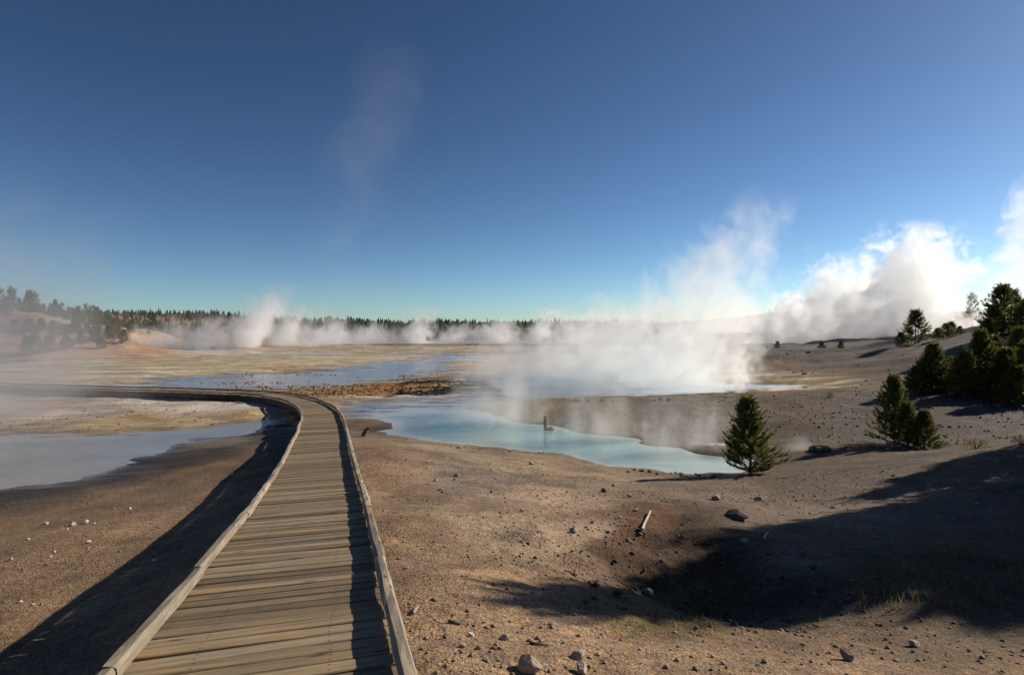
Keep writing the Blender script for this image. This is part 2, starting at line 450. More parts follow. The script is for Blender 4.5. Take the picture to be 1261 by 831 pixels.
for p in [(60,640),(150,610),(250,580),(300,570),(0,650)]: C(*p, (.24,.165,.105), .1)
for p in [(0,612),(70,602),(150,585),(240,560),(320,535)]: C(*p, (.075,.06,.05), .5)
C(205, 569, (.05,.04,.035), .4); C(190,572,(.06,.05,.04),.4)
for p in [(200,498),(260,497),(310,500),(240,505),(170,508),(280,505)]: C(*p, WHT, .1)
for p in [(100,498),(110,510),(60,505)]: C(*p, (.36,.33,.31), .3)
for p in [(200,515),(270,517),(330,510),(140,520),(310,515)]: C(*p, (.37,.30,.195), .2)
C(165,513,(.33,.20,.07)); C(300,514,(.36,.21,.07)); C(75,497,(.34,.20,.09))
for p in [(60,550),(180,545),(280,527),(20,580),(100,580),(335,520)]: C(*p, LIL, .8)
for p in [(430,485),(470,478),(500,472),(540,468),(410,488),(450,470),(500,480)]: C(*p, ORG, .25)
for p in [(560,475),(590,470),(540,480)]: C(*p, (.33,.27,.13), .3)
for p in [(300,450),(400,446),(350,455),(230,458),(450,442),(520,440),(120,467),(60,470)]: C(*p, SUL, .3)
for p in [(250,470),(330,473),(400,463),(470,455),(500,447),(550,440),(360,465),(430,460)]: C(*p, LIL, .9)
for p in [(200,452),(300,440),(150,458),(380,436),(100,455)]: C(*p, (.36,.30,.21), .4)
for p in [(330,478),(280,476),(380,480),(350,470)]: C(*p, (.27,.19,.12), .5)
for p in [(460,500),(520,495),(560,490)]: C(*p, (.30,.29,.28), .8)
for p in [(600,450),(650,440),(570,447),(620,455)]: C(*p, (.37,.27,.14), .2)
C(620,434,(.09,.075,.06),.1); C(640,435,(.09,.075,.06),.1)
for p in [(620,420),(700,430),(560,430),(760,440)]: C(*p, (.32,.27,.20), .3)
for p in [(660,510),(700,505),(760,520),(830,530),(760,500),(700,520)]: C(*p, (.205,.155,.09))
for p in [(850,500),(950,500),(880,530),(950,525),(1000,540),(1000,510)]: C(*p, (.185,.148,.112))
for p in [(700,492),(800,492),(900,490),(660,495)]: C(*p, (.21,.165,.09))
for p in [(1050,500),(1100,520),(1180,520),(1220,500),(1120,560),(1060,530)]: C(*p, (.165,.143,.125))
for p in [(1000,550),(960,560),(1050,560)]: C(*p, (.20,.145,.10))
for p in [(960,470),(1000,460),(930,480),(1020,475)]: C(*p, (.26,.19,.095))
for p in [(1050,445),(1100,440),(1080,460),(1150,450),(1000,440)]: C(*p, (.19,.155,.118))
for p in [(940,432),(960,430),(1060,430),(1000,428),(1150,425),(1200,420)]: C(*p, (.21,.19,.185))
for p in [(905,455),(880,450)]: C(*p, (.24,.13,.085))
for p in [(960,400),(900,410),(820,412),(1000,405)]: C(*p, (.22,.21,.21))
for p in [(100,420),(150,410),(120,432),(200,418),(60,430),(180,428)]: C(*p, (.50,.34,.235))
for p in [(60,400),(20,410),(130,400)]: C(*p, (.36,.25,.17))
for x in (-110,-60,0,30): CC.append((x,165,.27,.22,.16,.05)); CC.append((x*2,300,.10,.10,.055,0)); CC.append((x*6,800,.04,.05,.03,0))
CC = np.array(CC)
_l = CC[:, 2:5].mean(1, keepdims=True)
CC[:, 2:5] = (_l + (CC[:, 2:5] - _l) * 1.04) * np.array([.80, .765, .735])   # real soils: a little darker and browner
_right = sstep(2.0, 7.0, CC[:, 0]) * sstep(9, 12, CC[:, 1]) * (CC[:, 1] < 130)
CC[:, 2:5] *= (1 - .30 * _right)[:, None]                                        # right bank and hill darkened: backlit shading put into the soil colour
_fl = (CC[:, 5] >= .2) & (CC[:, 1] > 24) & (CC[:, 1] < 150) & (CC[:, 0] < 4)
CC[:, 2:5] *= np.where(_fl, 1.3, 1.0)[:, None]                                   # pale mineral crust of the flats

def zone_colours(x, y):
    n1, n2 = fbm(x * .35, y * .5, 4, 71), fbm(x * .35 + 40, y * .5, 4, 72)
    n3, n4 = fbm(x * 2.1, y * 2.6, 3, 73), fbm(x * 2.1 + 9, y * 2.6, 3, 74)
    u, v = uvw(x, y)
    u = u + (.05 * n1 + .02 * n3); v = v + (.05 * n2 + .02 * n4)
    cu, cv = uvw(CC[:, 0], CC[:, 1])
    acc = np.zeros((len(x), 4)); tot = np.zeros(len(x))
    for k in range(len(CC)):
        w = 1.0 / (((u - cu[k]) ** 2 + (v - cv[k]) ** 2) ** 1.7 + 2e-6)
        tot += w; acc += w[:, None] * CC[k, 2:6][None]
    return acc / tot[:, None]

# ------------------------------------------------------------------ ground: one sheet to the horizon
def axis_pos(step0, k, end):
    out, a = [0.0], 0.0
    while a < end:
        a += step0 + k * a; out.append(a)
    return np.array(out)
ys = np.concatenate([[-14, -8, -4, -2, -1], axis_pos(.026, .0082, 6000) + .0])
xr = axis_pos(.055, .0195, 6000)
xs = np.concatenate([-xr[:0:-1], xr])
GX, GY = np.meshgrid(xs, ys)
gx, gy = GX.ravel(), GY.ravel()
gzv = ground_z(gx, gy)
nx, ny = len(xs), len(ys)
idx = np.arange(nx * ny).reshape(ny, nx)
quads = np.stack([idx[:-1, :-1], idx[:-1, 1:], idx[1:, 1:], idx[1:, :-1]], -1).reshape(-1, 4)
gme = mesh_np('ground', np.stack([gx, gy, gzv], 1), quads, True)
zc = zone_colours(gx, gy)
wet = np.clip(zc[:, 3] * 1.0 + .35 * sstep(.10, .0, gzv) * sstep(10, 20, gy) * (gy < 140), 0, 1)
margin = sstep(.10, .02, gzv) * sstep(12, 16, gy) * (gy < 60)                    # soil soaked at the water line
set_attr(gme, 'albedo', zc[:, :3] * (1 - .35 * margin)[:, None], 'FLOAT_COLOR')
set_attr(gme, 'wet', wet, 'FLOAT')
set_attr(gme, 'flat', sstep(.5, .2, gzv) * sstep(31, 37, gy) * (1 - sstep(125, 150, gy)), 'FLOAT')
ground = tag(link('ground', gme, M['ground']), kind='structure')

# ------------------------------------------------------------------ water: one level sheet in the basin
WX, WY = np.meshgrid(np.linspace(-75, 30, 421), np.concatenate([np.linspace(13, 60, 236), np.linspace(60.5, 140, 120)]))
wx, wy = WX.ravel(), WY.ravel()
wi = np.arange(WX.size).reshape(WX.shape)
wq = np.stack([wi[:-1, :-1], wi[:-1, 1:], wi[1:, 1:], wi[1:, :-1]], -1).reshape(-1, 4)
wme = mesh_np('water', np.stack([wx, wy, np.zeros_like(wx)], 1), wq, True)
WC = [(560,523,(.15,.27,.27)),(640,540,(.22,.35,.335)),(760,555,(.20,.335,.335)),(860,572,(.26,.38,.365)),(600,545,(.19,.26,.225)),(500,520,(.17,.195,.205)),(460,505,(.18,.19,.20)),
      (540,505,(.16,.195,.205)),(650,475,(.55,.67,.69)),(800,480,(.55,.67,.69)),(750,465,(.55,.67,.69)),(850,475,(.55,.67,.69)),(590,490,(.19,.22,.23)),(900,486,(.55,.67,.69)),
      (50,560,(.17,.17,.17)),(200,545,(.17,.175,.18)),(300,530,(.20,.21,.22)),(300,472,(.09,.095,.105)),(450,460,(.06,.07,.09)),(500,447,(.045,.05,.075)),(560,440,(.05,.055,.075)),(200,470,(.10,.105,.11)),(600,440,(.15,.16,.18)),(100,450,(.22,.21,.2))]
acc = np.zeros((len(wx), 3)); tot = np.zeros(len(wx))
wu, wv = uvw(wx, wy)
for px, py, c in WC:
    d = flat_d(py); a, b = uvw(np.array([(px - CX) / FPX * d]), np.array([d]))
    w = 1 / (((wu - a[0]) ** 2 + (wv - b[0]) ** 2) ** 1.6 + 1e-6)
    tot += w; acc += w[:, None] * np.array(c)[None]
wcol = acc / tot[:, None]
shal = sstep(-.22, -.02, ground_z(wx, wy)) * .8         # the pale bottom shows where it is shallow
rim = np.where((wx > -7)[:, None], np.array([[.40, .41, .37]]), np.array([[.24, .225, .20]]))
wcol = wcol * (1 - shal[:, None]) + rim * shal[:, None]
set_attr(wme, 'albedo', wcol, 'FLOAT_COLOR')
water = tag(link('water', wme, M['water']), kind='structure')

# ------------------------------------------------------------------ boardwalk
DZ_D = np.array([0, 1.5, 3.1, 5.5, 8.5, 12.5, 17.3, 22, 26, 30, 35, 60])
DZ_Z = np.array([2.75, 2.62, 2.40, 2.08, 1.72, 1.34, 1.02, .80, .66, .56, .50, .50])
def deck_z(d): return np.interp(d, DZ_D, DZ_Z)
def deck_hit(px, py):
    d = 10.0
    for _ in range(60): d = .5 * d + .5 * (H_EYE - deck_z(d)) * FPX / (py - HOR)
    return np.array([(px - CX) / FPX * d, d])
ctr = [deck_hit(*p) for p in [(318,831),(336,770),(355,717),(370,669),(381,627),(389,589),(394,554),(397,530),(397,514),(391,503.5),(378,496),(358,490),(322,484.8),(242,481.8),(150,479.6),(60,476.6),(-60,473)]]
first = ctr[0] + (ctr[0] - ctr[1]) / np.linalg.norm(ctr[0] - ctr[1]) * 2.6
ctr = np.array([first] + ctr)
for _ in range(2):                                      # Chaikin smoothing
    q = [ctr[0]]
    for a, b in zip(ctr[:-1], ctr[1:]): q += [a * .75 + b * .25, a * .25 + b * .75]
    ctr = np.array(q + [ctr[-1]])
seg = np.r_[0, np.cumsum(np.linalg.norm(np.diff(ctr, axis=0), axis=1))]
LEN = seg[-1]
def path(s):
    p = np.array([np.interp(s, seg, ctr[:, 0]), np.interp(s, seg, ctr[:, 1])])
    e = .25
    a = np.array([np.interp(s - e, seg, ctr[:, 0]), np.interp(s - e, seg, ctr[:, 1])])
    b = np.array([np.interp(s + e, seg, ctr[:, 0]), np.interp(s + e, seg, ctr[:, 1])])
    t = (b - a) / np.linalg.norm(b - a)
    return p, t, np.array([t[1], -t[0]])                # right-hand side
HALF = .75
def smooth_dz(d): return float(np.mean([deck_z(d + o) for o in (-1.2, -.6, 0, .6, 1.2)]))

BOX_F = [(0,1,2,3),(7,6,5,4),(0,4,5,1),(1,5,6,2),(2,6,7,3),(3,7,4,0)]
def chamfer_prism(name, length_pts, prof_w, prof_h, cham, jit=0.0, seed=0):
    """bar along a list of (pos, right, up) frames with a chamfered rectangular section"""
    r = random.Random(seed)
    w, h, c = prof_w / 2, prof_h, cham
    prof = [(-w + c, 0), (w - c, 0), (w, c), (w, h - c), (w - c, h), (-w + c, h), (-w, h - c), (-w, c)]
    V = []
    for (p, rt, up) in length_pts:
        for (a, b) in prof:
            j = Vector((r.uniform(-jit, jit), r.uniform(-jit, jit), r.uniform(-jit, jit)))
            V.append(Vector(p) + Vector(rt) * a + Vector(up) * b + j)
    n = len(length_pts); F = []
    for i in range(n - 1):
        for k in range(8):
            F.append((i * 8 + k, i * 8 + (k + 1) % 8, i * 8 + 8 + (k + 1) % 8, i * 8 + 8 + k))
    F.append(tuple(range(7, -1, -1))); F.append(tuple(range((n - 1) * 8, n * 8)))
    me = bpy.data.meshes.new(name); me.from_pydata([tuple(v) for v in V], [], F); me.update()
    return me

deck = empty('boardwalk', (float(path(2.6)[0][0]), 3.1, gz(-1.4, 3.1)), 'raised weathered plank boardwalk with kerb rails curving across the thermal basin', 'boardwalk')
DL = Vector(deck.location)
def frame_obj(name, verts, faces, mat, origin, xdir, parent):
    """mesh in local coordinates with its own X along xdir, so wood grain follows the piece"""
    xd = Vector((xdir[0], xdir[1], 0)).normalized(); yd = Vector((-xd.y, xd.x, 0))
    mt = Matrix(((xd.x, yd.x, 0, origin[0]), (xd.y, yd.y, 0, origin[1]), (0, 0, 1, origin[2]), (0, 0, 0, 1)))
    inv = mt.inverted()
    me = bpy.data.meshes.new(name); me.from_pydata([tuple(inv @ Vector(v)) for v in verts], [], faces); me.update()
    o = link(name, me, mat, parent)
    o.matrix_parent_inverse = Matrix.Identity(4)
    o.matrix_basis = Matrix.Translation(-DL) @ mt
    return o

def plank_geo(s0, s1, r, TH=.04):
    """one plank across the deck between path lengths s0 and s1, its upper edges chamfered"""
    V = []
    over = r.uniform(.0, .035), r.uniform(.0, .035)
    dz, tilt, skew = r.uniform(-.006, .006), r.uniform(-.005, .005), r.uniform(-.007, .007)
    for side, ov in ((-1, over[0]), (1, over[1])):
        P0, _, R0 = path(s0); P1, _, R1 = path(s1)
        a = P0 + R0 * side * (HALF + ov); b = P1 + R1 * side * (HALF + ov)
        t = (b - a) / np.linalg.norm(b - a)
        a = a + t * skew * side; b = b + t * skew * side
        pc = .5 * (P0 + P1)
        za, zb = smooth_dz(float(P0[1])) + dz, smooth_dz(float(P1[1])) + dz
        za += tilt * side; zb += tilt * side
        c = .006
        V += [(a[0], a[1], za - TH), (a[0], a[1], za - c), (*(a + t * c), za), (*(b - t * c), zb), (b[0], b[1], zb - c), (b[0], b[1], zb - TH)]
    F = [(k, k + 1, k + 7, k + 6) for k in range(5)] + [(5, 0, 6, 11), (5, 4, 3, 2, 1, 0), (6, 7, 8, 9, 10, 11)]
    F = [tuple(reversed(f)) for f in F]
    return V, F

PITCH = .147
rr = random.Random(3)
s, planks = .0, []
while s < LEN - .2:
    w = PITCH * rr.choice((1, 1, 1, 1, .97, 1.02))
    planks.append((s, s + w - rr.uniform(.006, .016))); s += w
restV, restF = [], []
for i, (a, b) in enumerate(planks):
    V, F = plank_geo(a, b, rr)
    if i < 300:
        pm = path(.5 * (a + b))
        frame_obj('plank', V, F, M['plank'], (pm[0][0], pm[0][1], smooth_dz(float(pm[0][1]))), pm[2], deck)
    else:
        o = len(restV); restV += V; restF += [tuple(k + o for k in f) for f in F]
if restV:
    pm = path(planks[300][0])
    ro = frame_obj('far_planks', restV, restF, M['plank'], (pm[0][0], pm[0][1], smooth_dz(float(pm[0][1]))), pm[2], deck)
    ro['kind'] = 'stuff'

def beam(name, s0, s1, off, zlow, w, h, mat, cham=.012, jit=.003, n=5, seed=0, straight=False):
    V = []
    pts = []
    for k in range(n):
        sk = s0 + (s1 - s0) * k / (n - 1)
        P_, T_, R_ = path(sk)
        q = P_ + R_ * off
        pts.append(((q[0], q[1], smooth_dz(float(P_[1])) + zlow), (R_[0], R_[1], 0), (0, 0, 1)))
    if straight:
        A_, B_ = Vector(pts[0][0]), Vector(pts[-1][0]); mr = pts[n // 2][1]
        pts = [(tuple(A_.lerp(B_, k / (n - 1)) + Vector((0, 0, .012))), mr, (0, 0, 1)) for k in range(n)]
    me = chamfer_prism(name, pts, w, h, cham, jit, seed)
    V = [v.co.copy() for v in me.vertices]; F = [tuple(p.vertices) for p in me.polygons]
    bpy.data.meshes.remove(me)
    P_, T_, R_ = path(.5 * (s0 + s1)); q = P_ + R_ * off
    F = [tuple(reversed(f)) for f in F]
    return frame_obj(name, V, F, mat, (q[0], q[1], smooth_dz(float(P_[1]))), T_, deck)

for side in (-1, 1):
    s = .35 if side < 0 else .0
    k = 0
    while s < LEN - .5:
        L = rr.uniform(1.9, 2.6)
        e = min(s + L, LEN - .3)
        beam('kerb_rail', s, e - rr.uniform(.004, .012), side * (HALF - .030) + rr.uniform(-.012, .012), .012 + rr.uniform(0, .02), .084, .086, M['kerb'], .018, .006, 9, k, True)
        s = e; k += 1
    s = .0
    while s < LEN - .6:                                 # stringers under the deck edge
        e = min(s + 2.44, LEN - .3)
        beam('stringer', s + .004, e - .004, side * (HALF - .06), -.045 - .26, .05, .255, M['dark_wood'], .006, .0, 4, 0)
        s = e
s = 1.2
while s < LEN - .6:                                     # posts and cross ties
    P_, T_, R_ = path(s)
    zt = smooth_dz(float(P_[1])) - .05
    for side in (-1, 1):
        q = P_ + R_ * side * (HALF - .16)
        g = gz(q[0], q[1]) - .12
        if zt - g > .22:
            t2 = .05
            V = [(q[0] + R_[0] * a * t2 + T_[0] * b * t2, q[1] + R_[1] * a * t2 + T_[1] * b * t2, z) for z in (g, zt - .002) for a, b in ((-1, -1), (1, -1), (1, 1), (-1, 1))]
            frame_obj('post', V, [tuple(reversed(f)) for f in BOX_F], M['dark_wood'], (q[0], q[1], g), R_, deck)
    s += 2.44

# ------------------------------------------------------------------ rocks
def rock_mesh(name, seed, flat=.7, sub=3):
    import bmesh
    r = np.random.default_rng(seed)
    bm = bmesh.new(); bmesh.ops.create_icosphere(bm, subdivisions=sub, radius=1.0)
    v = np.array([x.co[:] for x in bm.verts])
    for _ in range(9):                                  # cut by random planes for facets
        n = r.normal(size=3); n /= np.linalg.norm(n)
        h = r.uniform(.45, .85); dd = v @ n - h
        v -= np.where(dd > 0, dd, 0)[:, None] * n[None] * .93
    v += fbm(v[:, 0] * 3 + seed, v[:, 1] * 3 + v[:, 2] * 2.1, 3, seed)[:, None] * v * .07
    v *= np.array([1, r.uniform(.7, .95), flat])[None]
    for x, c in zip(bm.verts, v): x.co = c
    me = bpy.data.meshes.new(name); bm.to_mesh(me); bm.free()
    return me
ROCKS = [rock_mesh('rock', 100 + k, rr.uniform(.55, .8)) for k in range(6)]
def mesh_with(me, mat):
    m2 = me.copy(); m2.materials.clear(); m2.materials.append(mat); return m2
RM = {key: [mesh_with(m, M[key]) for m in ROCKS] for key in ('rock_pale', 'rock_white', 'rock_dark')}
def rock(px, py, wpx, key, label, group=None, hf=1.0, name='rock', sink=.3):
    """py is the row of the rock's foot, wpx its width in the photo"""
    p = hit(px, py)
    w = wpx / FPX * p.y / 2
    o = link(name, rr.choice(RM[key]))
    o.scale = (w * 1.05, w * rr.uniform(.8, 1.1), w * hf * rr.uniform(.9, 1.1))
    o.rotation_euler = (rr.uniform(-.25, .25), rr.uniform(-.25, .25), rr.uniform(0, 6.28))
    zz = min(gz(p.x + a * w * .6, p.y + b * w * .6) for a, b in ((0, 0), (1, 0), (-1, 0), (0, 1), (0, -1)))
    o.location = (p.x, p.y + w * .5, zz + w * hf * .62 * (1 - sink))
    return tag(o, label, 'rock', group)

rock(652, 829, 34, 'rock_pale', 'large pale pointed rock in the gravel foreground right of the boardwalk', None, 1.15)
rock(712, 812, 24, 'rock_pale', 'pale wedge-shaped rock casting a short shadow on brown gravel', None, .9)
rock(716, 830, 22, 'rock_pale', 'pinkish rock half buried beside the large pointed rock')
rock(707, 657, 11, 'rock_pale', 'small grey pointed rock alone on the pale gravel patch', None, 1.1)
rock(745, 606, 10, 'rock_dark', 'small dark stone on the tan bank below the turquoise pool')
rock(776, 612, 9, 'rock_pale', 'small stone right of the dark stone on the tan bank')
rock(655, 572, 8, 'rock_white', 'white stone on the bank just below the pool edge')
rock(669, 572, 5, 'rock_white', 'tiny white stone beside the larger white stone below the pool')
rock(643, 630, 9, 'rock_pale', 'small flat stone in the middle of the pale gravel patch')
rock(883, 616, 13, 'rock_pale', 'grey rounded rock with a dark shadow on the bank above the hollow')
rock(934, 617, 13, 'rock_pale', 'grey rock on the bank right of the rounded rock')
rock(910, 639, 34, 'rock_dark', 'broad dark low boulder half sunk in the bank above the hollow', None, .6)
rock(918, 668, 10, 'rock_pale', 'tan stone at the rim of the hollow beside the small white twig')
rock(800, 733, 20, 'rock_pale', 'grey rock within the tree shadow at the edge of the hollow')
rock(1013, 556, 30, 'rock_dark', 'dark olive boulder by the steaming gully right of the young pine', None, .62, sink=.45)
rock(1046, 813, 22, 'rock_pale', 'triangular tan rock on sunlit gravel below the dark hollow', None, 1.2)
rock(1128, 797, 16, 'rock_pale', 'low rock at the edge of the shadow below the dark hollow')
rock(570, 798, 12, 'rock_pale', 'yellowish knobbly stone on gravel near the kerb rail')
rock(580, 784, 10, 'rock_white', 'white stone at the end of the pale crusty patch near the boardwalk')
rock(622, 788, 14, 'rock_pale', 'brown stone with a dark shadow in the gravel foreground')
rock(680, 770, 12, 'rock_pale', 'flat whitish slab below the tree shadow', None, .5)
rock(713, 494, 14, 'rock_pale', 'tan boulder on the crest of the mound before the steaming pool', None, .9)
rock(725, 495, 7, 'rock_dark', 'small dark rock touching the tan boulder on the mound crest')
for x, w in ((742, 9), (755, 6)): rock(x, 495, w, 'rock_dark', 'small dark rock in the middle of the mound crest', 'dark rocks in the middle of the mound crest')
for x, w in ((806, 6), (815, 11), (823, 8)): rock(x, 494, w, 'rock_dark', 'dark rock in the cluster of three on the mound crest', 'cluster of three dark rocks on the mound crest')
rock(189, 691, 7, 'rock_white', 'white stone at the edge of the boardwalk shadow on brown gravel')
rock(286, 585, 5, 'rock_white', 'small white stone by the boardwalk shadow near the dark wet patch')
for x, y, w in ((55, 646, 6), (89, 647, 8), (103, 645, 9), (82, 652, 4), (114, 646, 5)):
    rock(x, y, w, 'rock_white', 'white stone in the little row on brown gravel left of the boardwalk', 'row of white stones left of the boardwalk')
for x, y, w in ((33, 665, 5), (108, 668, 6), (108, 676, 4), (12, 690, 6), (62, 686, 4), (20, 697, 4), (140, 627, 4), (160, 627, 4), (66, 680, 4), (40, 745, 4), (24, 742, 5)):
    rock(x, y, w, 'rock_white', 'small pale stone scattered over the brown gravel left of the boardwalk', 'small pale stones left of the boardwalk')
for k in range(36):
    px, py = rr.uniform(520, 1240), rr.uniform(585, 825)
    if 880 < px and 640 < py < 770: continue
    rock(px, py, rr.choice((4, 5, 5, 6, 7, 8)), rr.choice(('rock_pale', 'rock_pale', 'rock_pale', 'rock_white', 'rock_dark')), 'fist-sized stone lying loose on the brown bank right of the boardwalk', 'loose stones on the right bank', rr.uniform(.7, 1))
for k in range(45):
    px, py = rr.uniform(660, 1240), rr.uniform(497, 545)
    p = hit(px, py)
    if p.z < .12: continue
    rock(px, py, rr.choice((3, 4, 4, 5, 6)), rr.choice(('rock_pale', 'rock_dark', 'rock_dark')), 'stone on the slope of the mound beyond the turquoise pool', 'stones on the mound beyond the pool', .8)
for k in range(40):
    px, py = rr.uniform(930, 1120), rr.uniform(432, 478)
    p = hit(px, py)
    if p.z < .15: continue
    rock(px, py, rr.choice((3, 3, 4, 6)), 'rock_dark', 'dark stone or tuft dotted over the brown hill behind the mound', 'dark stones on the brown hill', .7)
for k in range(22):
    px = rr.uniform(760, 890); py = 578 + (px - 760) * .075 + rr.uniform(-1, 3)
    rock(px, py, rr.choice((4, 5, 7)), 'rock_dark', 'dark stone along the near shore of the turquoise pool', 'dark stones along the near pool shore', .7)

# pebbles: uncountable gravel, one mesh
def scatter(n, x0, x1, y0, y1, smin, smax, keep, seed, name, mat, flat=.65, pw=2.2):
    r = np.random.default_rng(seed)
    y = y0 + (y1 - y0) * r.random(n) ** 1.5; x = x0 + (x1 - x0) * r.random(n)
    k = keep(x, y); x, y = x[k], y[k]; n = len(x)
    z = ground_z(x, y)
    s = smin + (smax - smin) * r.random(n) ** (pw * 2)
    octa = np.array([(1, 0, 0), (-1, 0, 0), (0, 1, 0), (0, -1, 0), (0, 0, 1), (0, 0, -1)], float)
    tri = np.array([(0, 2, 4), (2, 1, 4), (1, 3, 4), (3, 0, 4), (2, 0, 5), (1, 2, 5), (3, 1, 5), (0, 3, 5)])
    a = r.random(n) * 6.28
    loc = octa[None] * (1 + r.uniform(-.35, .35, (n, 6, 1))) + r.uniform(-.25, .25, (n, 6, 3))
    loc[:, :, 2] *= flat
    vx = loc[:, :, 0] * np.cos(a)[:, None] - loc[:, :, 1] * np.sin(a)[:, None]
    vy = loc[:, :, 0] * np.sin(a)[:, None] + loc[:, :, 1] * np.cos(a)[:, None]
    V = np.stack([vx * s[:, None] + x[:, None], vy * s[:, None] + y[:, None], (loc[:, :, 2] + .25) * s[:, None] + z[:, None]], -1)
    F = tri[None] + (np.arange(n) * 6)[:, None, None]
    return tag(link(name, mesh_np(name, V.reshape(-1, 3), F.reshape(-1, 3)), mat), kind='stuff')

cx_t, cy_t = ctr[:, 0], ctr[:, 1]
def off_deck(x, y, m=.8):
    o = np.argsort(cy_t); xc = np.interp(y, cy_t[o], cx_t[o])
    return np.abs(x - xc) > m
def dens(x, y, f=.6, seed=91): return fbm(x * f, y * f, 4, seed) + .35 > rng.random(len(x)) * 1.1 - .25
g1 = scatter(26000, -3, 9.5, 2.8, 15, .005, .027, lambda x, y: off_deck(x, y) & dens(x, y) & (x > -y * .1 - 2.2), 11, 'gravel', M['pebble'])
tag(g1, 'loose brown gravel strewn over the bank right of the boardwalk', 'gravel')
g2 = scatter(12000, -13, -2, 4.5, 14.5, .006, .022, lambda x, y: off_deck(x, y) & dens(x, y, .4, 97), 12, 'gravel', M['pebble'])
tag(g2, 'fine brown gravel on the ground left of the boardwalk', 'gravel')
g3 = scatter(9000, -4, 26, 19, 34, .02, .07, lambda x, y: (base_z(x, y) > .15) & dens(x, y, .3, 99), 13, 'gravel', M['pebble'])
tag(g3, 'coarse stones covering the mound beyond the turquoise pool', 'gravel')
g6 = scatter(1300, .2, 4.2, 5.2, 9.4, .008, .045, lambda x, y: np.exp(-(((x - 2.0) / 1.3) ** 2 + ((y - 7.0) / 1.5) ** 2)) > rng.random(len(x)), 16, 'gravel', M['rock_dark'], .7, 1.4)
tag(g6, 'dark crumbled clods in the rough hollow above the tree shadow', 'gravel')
def band(x, y):
    u = (x + 8.5) + (y - 38) * -.35
    return (np.abs(fbm(x * .25, y * .5, 3, 88) * 3 + (y - 40 - (x + 9) * .55)) < 3.2)
g4 = scatter(7000, -15, -2, 33, 52, .03, .12, lambda x, y: band(x, y) & off_deck(x, y, 2.5) & (ground_z(x, y) > .005), 14, 'bacterial_mat', M['rust'], .55)
tag(g4, 'rust orange crust of bacterial mats on the flats behind the boardwalk bend', 'mat')
g5 = scatter(900, -24, -12, 24, 33, .02, .07, lambda x, y: (ground_z(x, y) > .03) & dens(x, y, .5, 77), 15, 'bacterial_mat', M['rust'], .5)
tag(g5, 'scattered rusty crumbs on the white sinter flat inside the boardwalk curve', 'mat')

g7 = scatter(6000, -24, -4, 37, 58, .03, .16, lambda x, y: (ground_z(x, y) > -.09) & (fbm(x * .3, y * .9, 4, 55) > .12), 17, 'bacterial_mat', M['rust'], .3)
tag(g7, 'brown crust flecks breaking the shallow blue runoff behind the boardwalk', 'mat')

# ------------------------------------------------------------------ sticks, stump, pool post
def stick(name, pts, r0, r1, mat, label, cat, n=6):
    V, F = [], []
    for i, p in enumerate(pts):
        p = Vector(p); t = (Vector(pts[min(i + 1, len(pts) - 1)]) - Vector(pts[max(i - 1, 0)])).normalized()
        a = t.orthogonal().normalized(); b = t.cross(a)
        rad = r0 + (r1 - r0) * i / (len(pts) - 1)
        for k in range(n):
            w = 6.283 * k / n
            V.append(p + (a * math.cos(w) + b * math.sin(w)) * rad * rr.uniform(.85, 1.15))
    for i in range(len(pts) - 1):
        for k in range(n): F.append((i * n + k, i * n + (k + 1) % n, i * n + n + (k + 1) % n, i * n + n + k))
    F += [tuple(range(n - 1, -1, -1)), tuple(range((len(pts) - 1) * n, len(pts) * n))]
    o0 = Vector(pts[0])
    me = bpy.data.meshes.new(name); me.from_pydata([tuple(v - o0) for v in V], [], F); me.update()
    o = link(name, me, mat); o.location = o0
    return tag(o, label, cat)
def ground_stick(pix, r0, r1, label, lift=.02, name='stick', mat='stick'):
    pts = [hit(*p) + Vector((0, 0, lift)) for p in pix]
    return stick(name, pts, r0, r1, M[mat], label, 'stick')
ground_stick([(791, 655), (794, 647), (798, 639), (801, 632)], .022, .014, 'bleached white branch lying on rusty soil above the hollow', .04)
ground_stick([(941, 665), (943, 661), (946, 657)], .016, .010, 'short white twig on the bank above the shadowed hollow', .03)
ground_stick([(772, 664), (776, 668), (780, 671)], .012, .008, 'thin pale twig on the rusty soil below the white branch', .02)
ground_stick([(509, 757), (512, 752), (515, 748)], .011, .012, 'short cut pale stick on gravel beside the boardwalk kerb', .012)
ground_stick([(652, 793), (662, 795), (676, 797)], .012, .006, 'thin brown stick flat on the foreground gravel', .012, mat='dark_wood')
ground_stick([(552, 766), (560, 768), (567, 770)], .012, .008, 'thin grey stick above the pale crusty patch', .012, mat='dark_wood')
p = hit(449, 537)
stick('stump', [p + Vector((-.02, 0, -.08)), p + Vector((.0, 0, .1)), p + Vector((.07, 0, .22)), p + Vector((.17, .02, .3))], .11, .05, M['dark_wood'], 'small grey broken stump on the shore beside the boardwalk', 'stump', 8)
d = flat_d(529)
p = Vector(((672 - CX) / FPX * d, d, -.5))
stick('stump', [p, p + Vector((0, 0, .5)), p + Vector((-.01, 0, .8)), p + Vector((-.015, 0, .92)), p + Vector((-.02, 0, 1.06))], .10, .05, M['dark_wood'], 'upright grey snag standing in the turquoise pool', 'stump', 8)
o = link('rock', RM['rock_pale'][2]); o.scale = (.19, .17, .2); o.location = (p.x + .22, p.y - .1, .02)
tag(o, 'pale rock at the foot of the snag in the pool', 'rock')

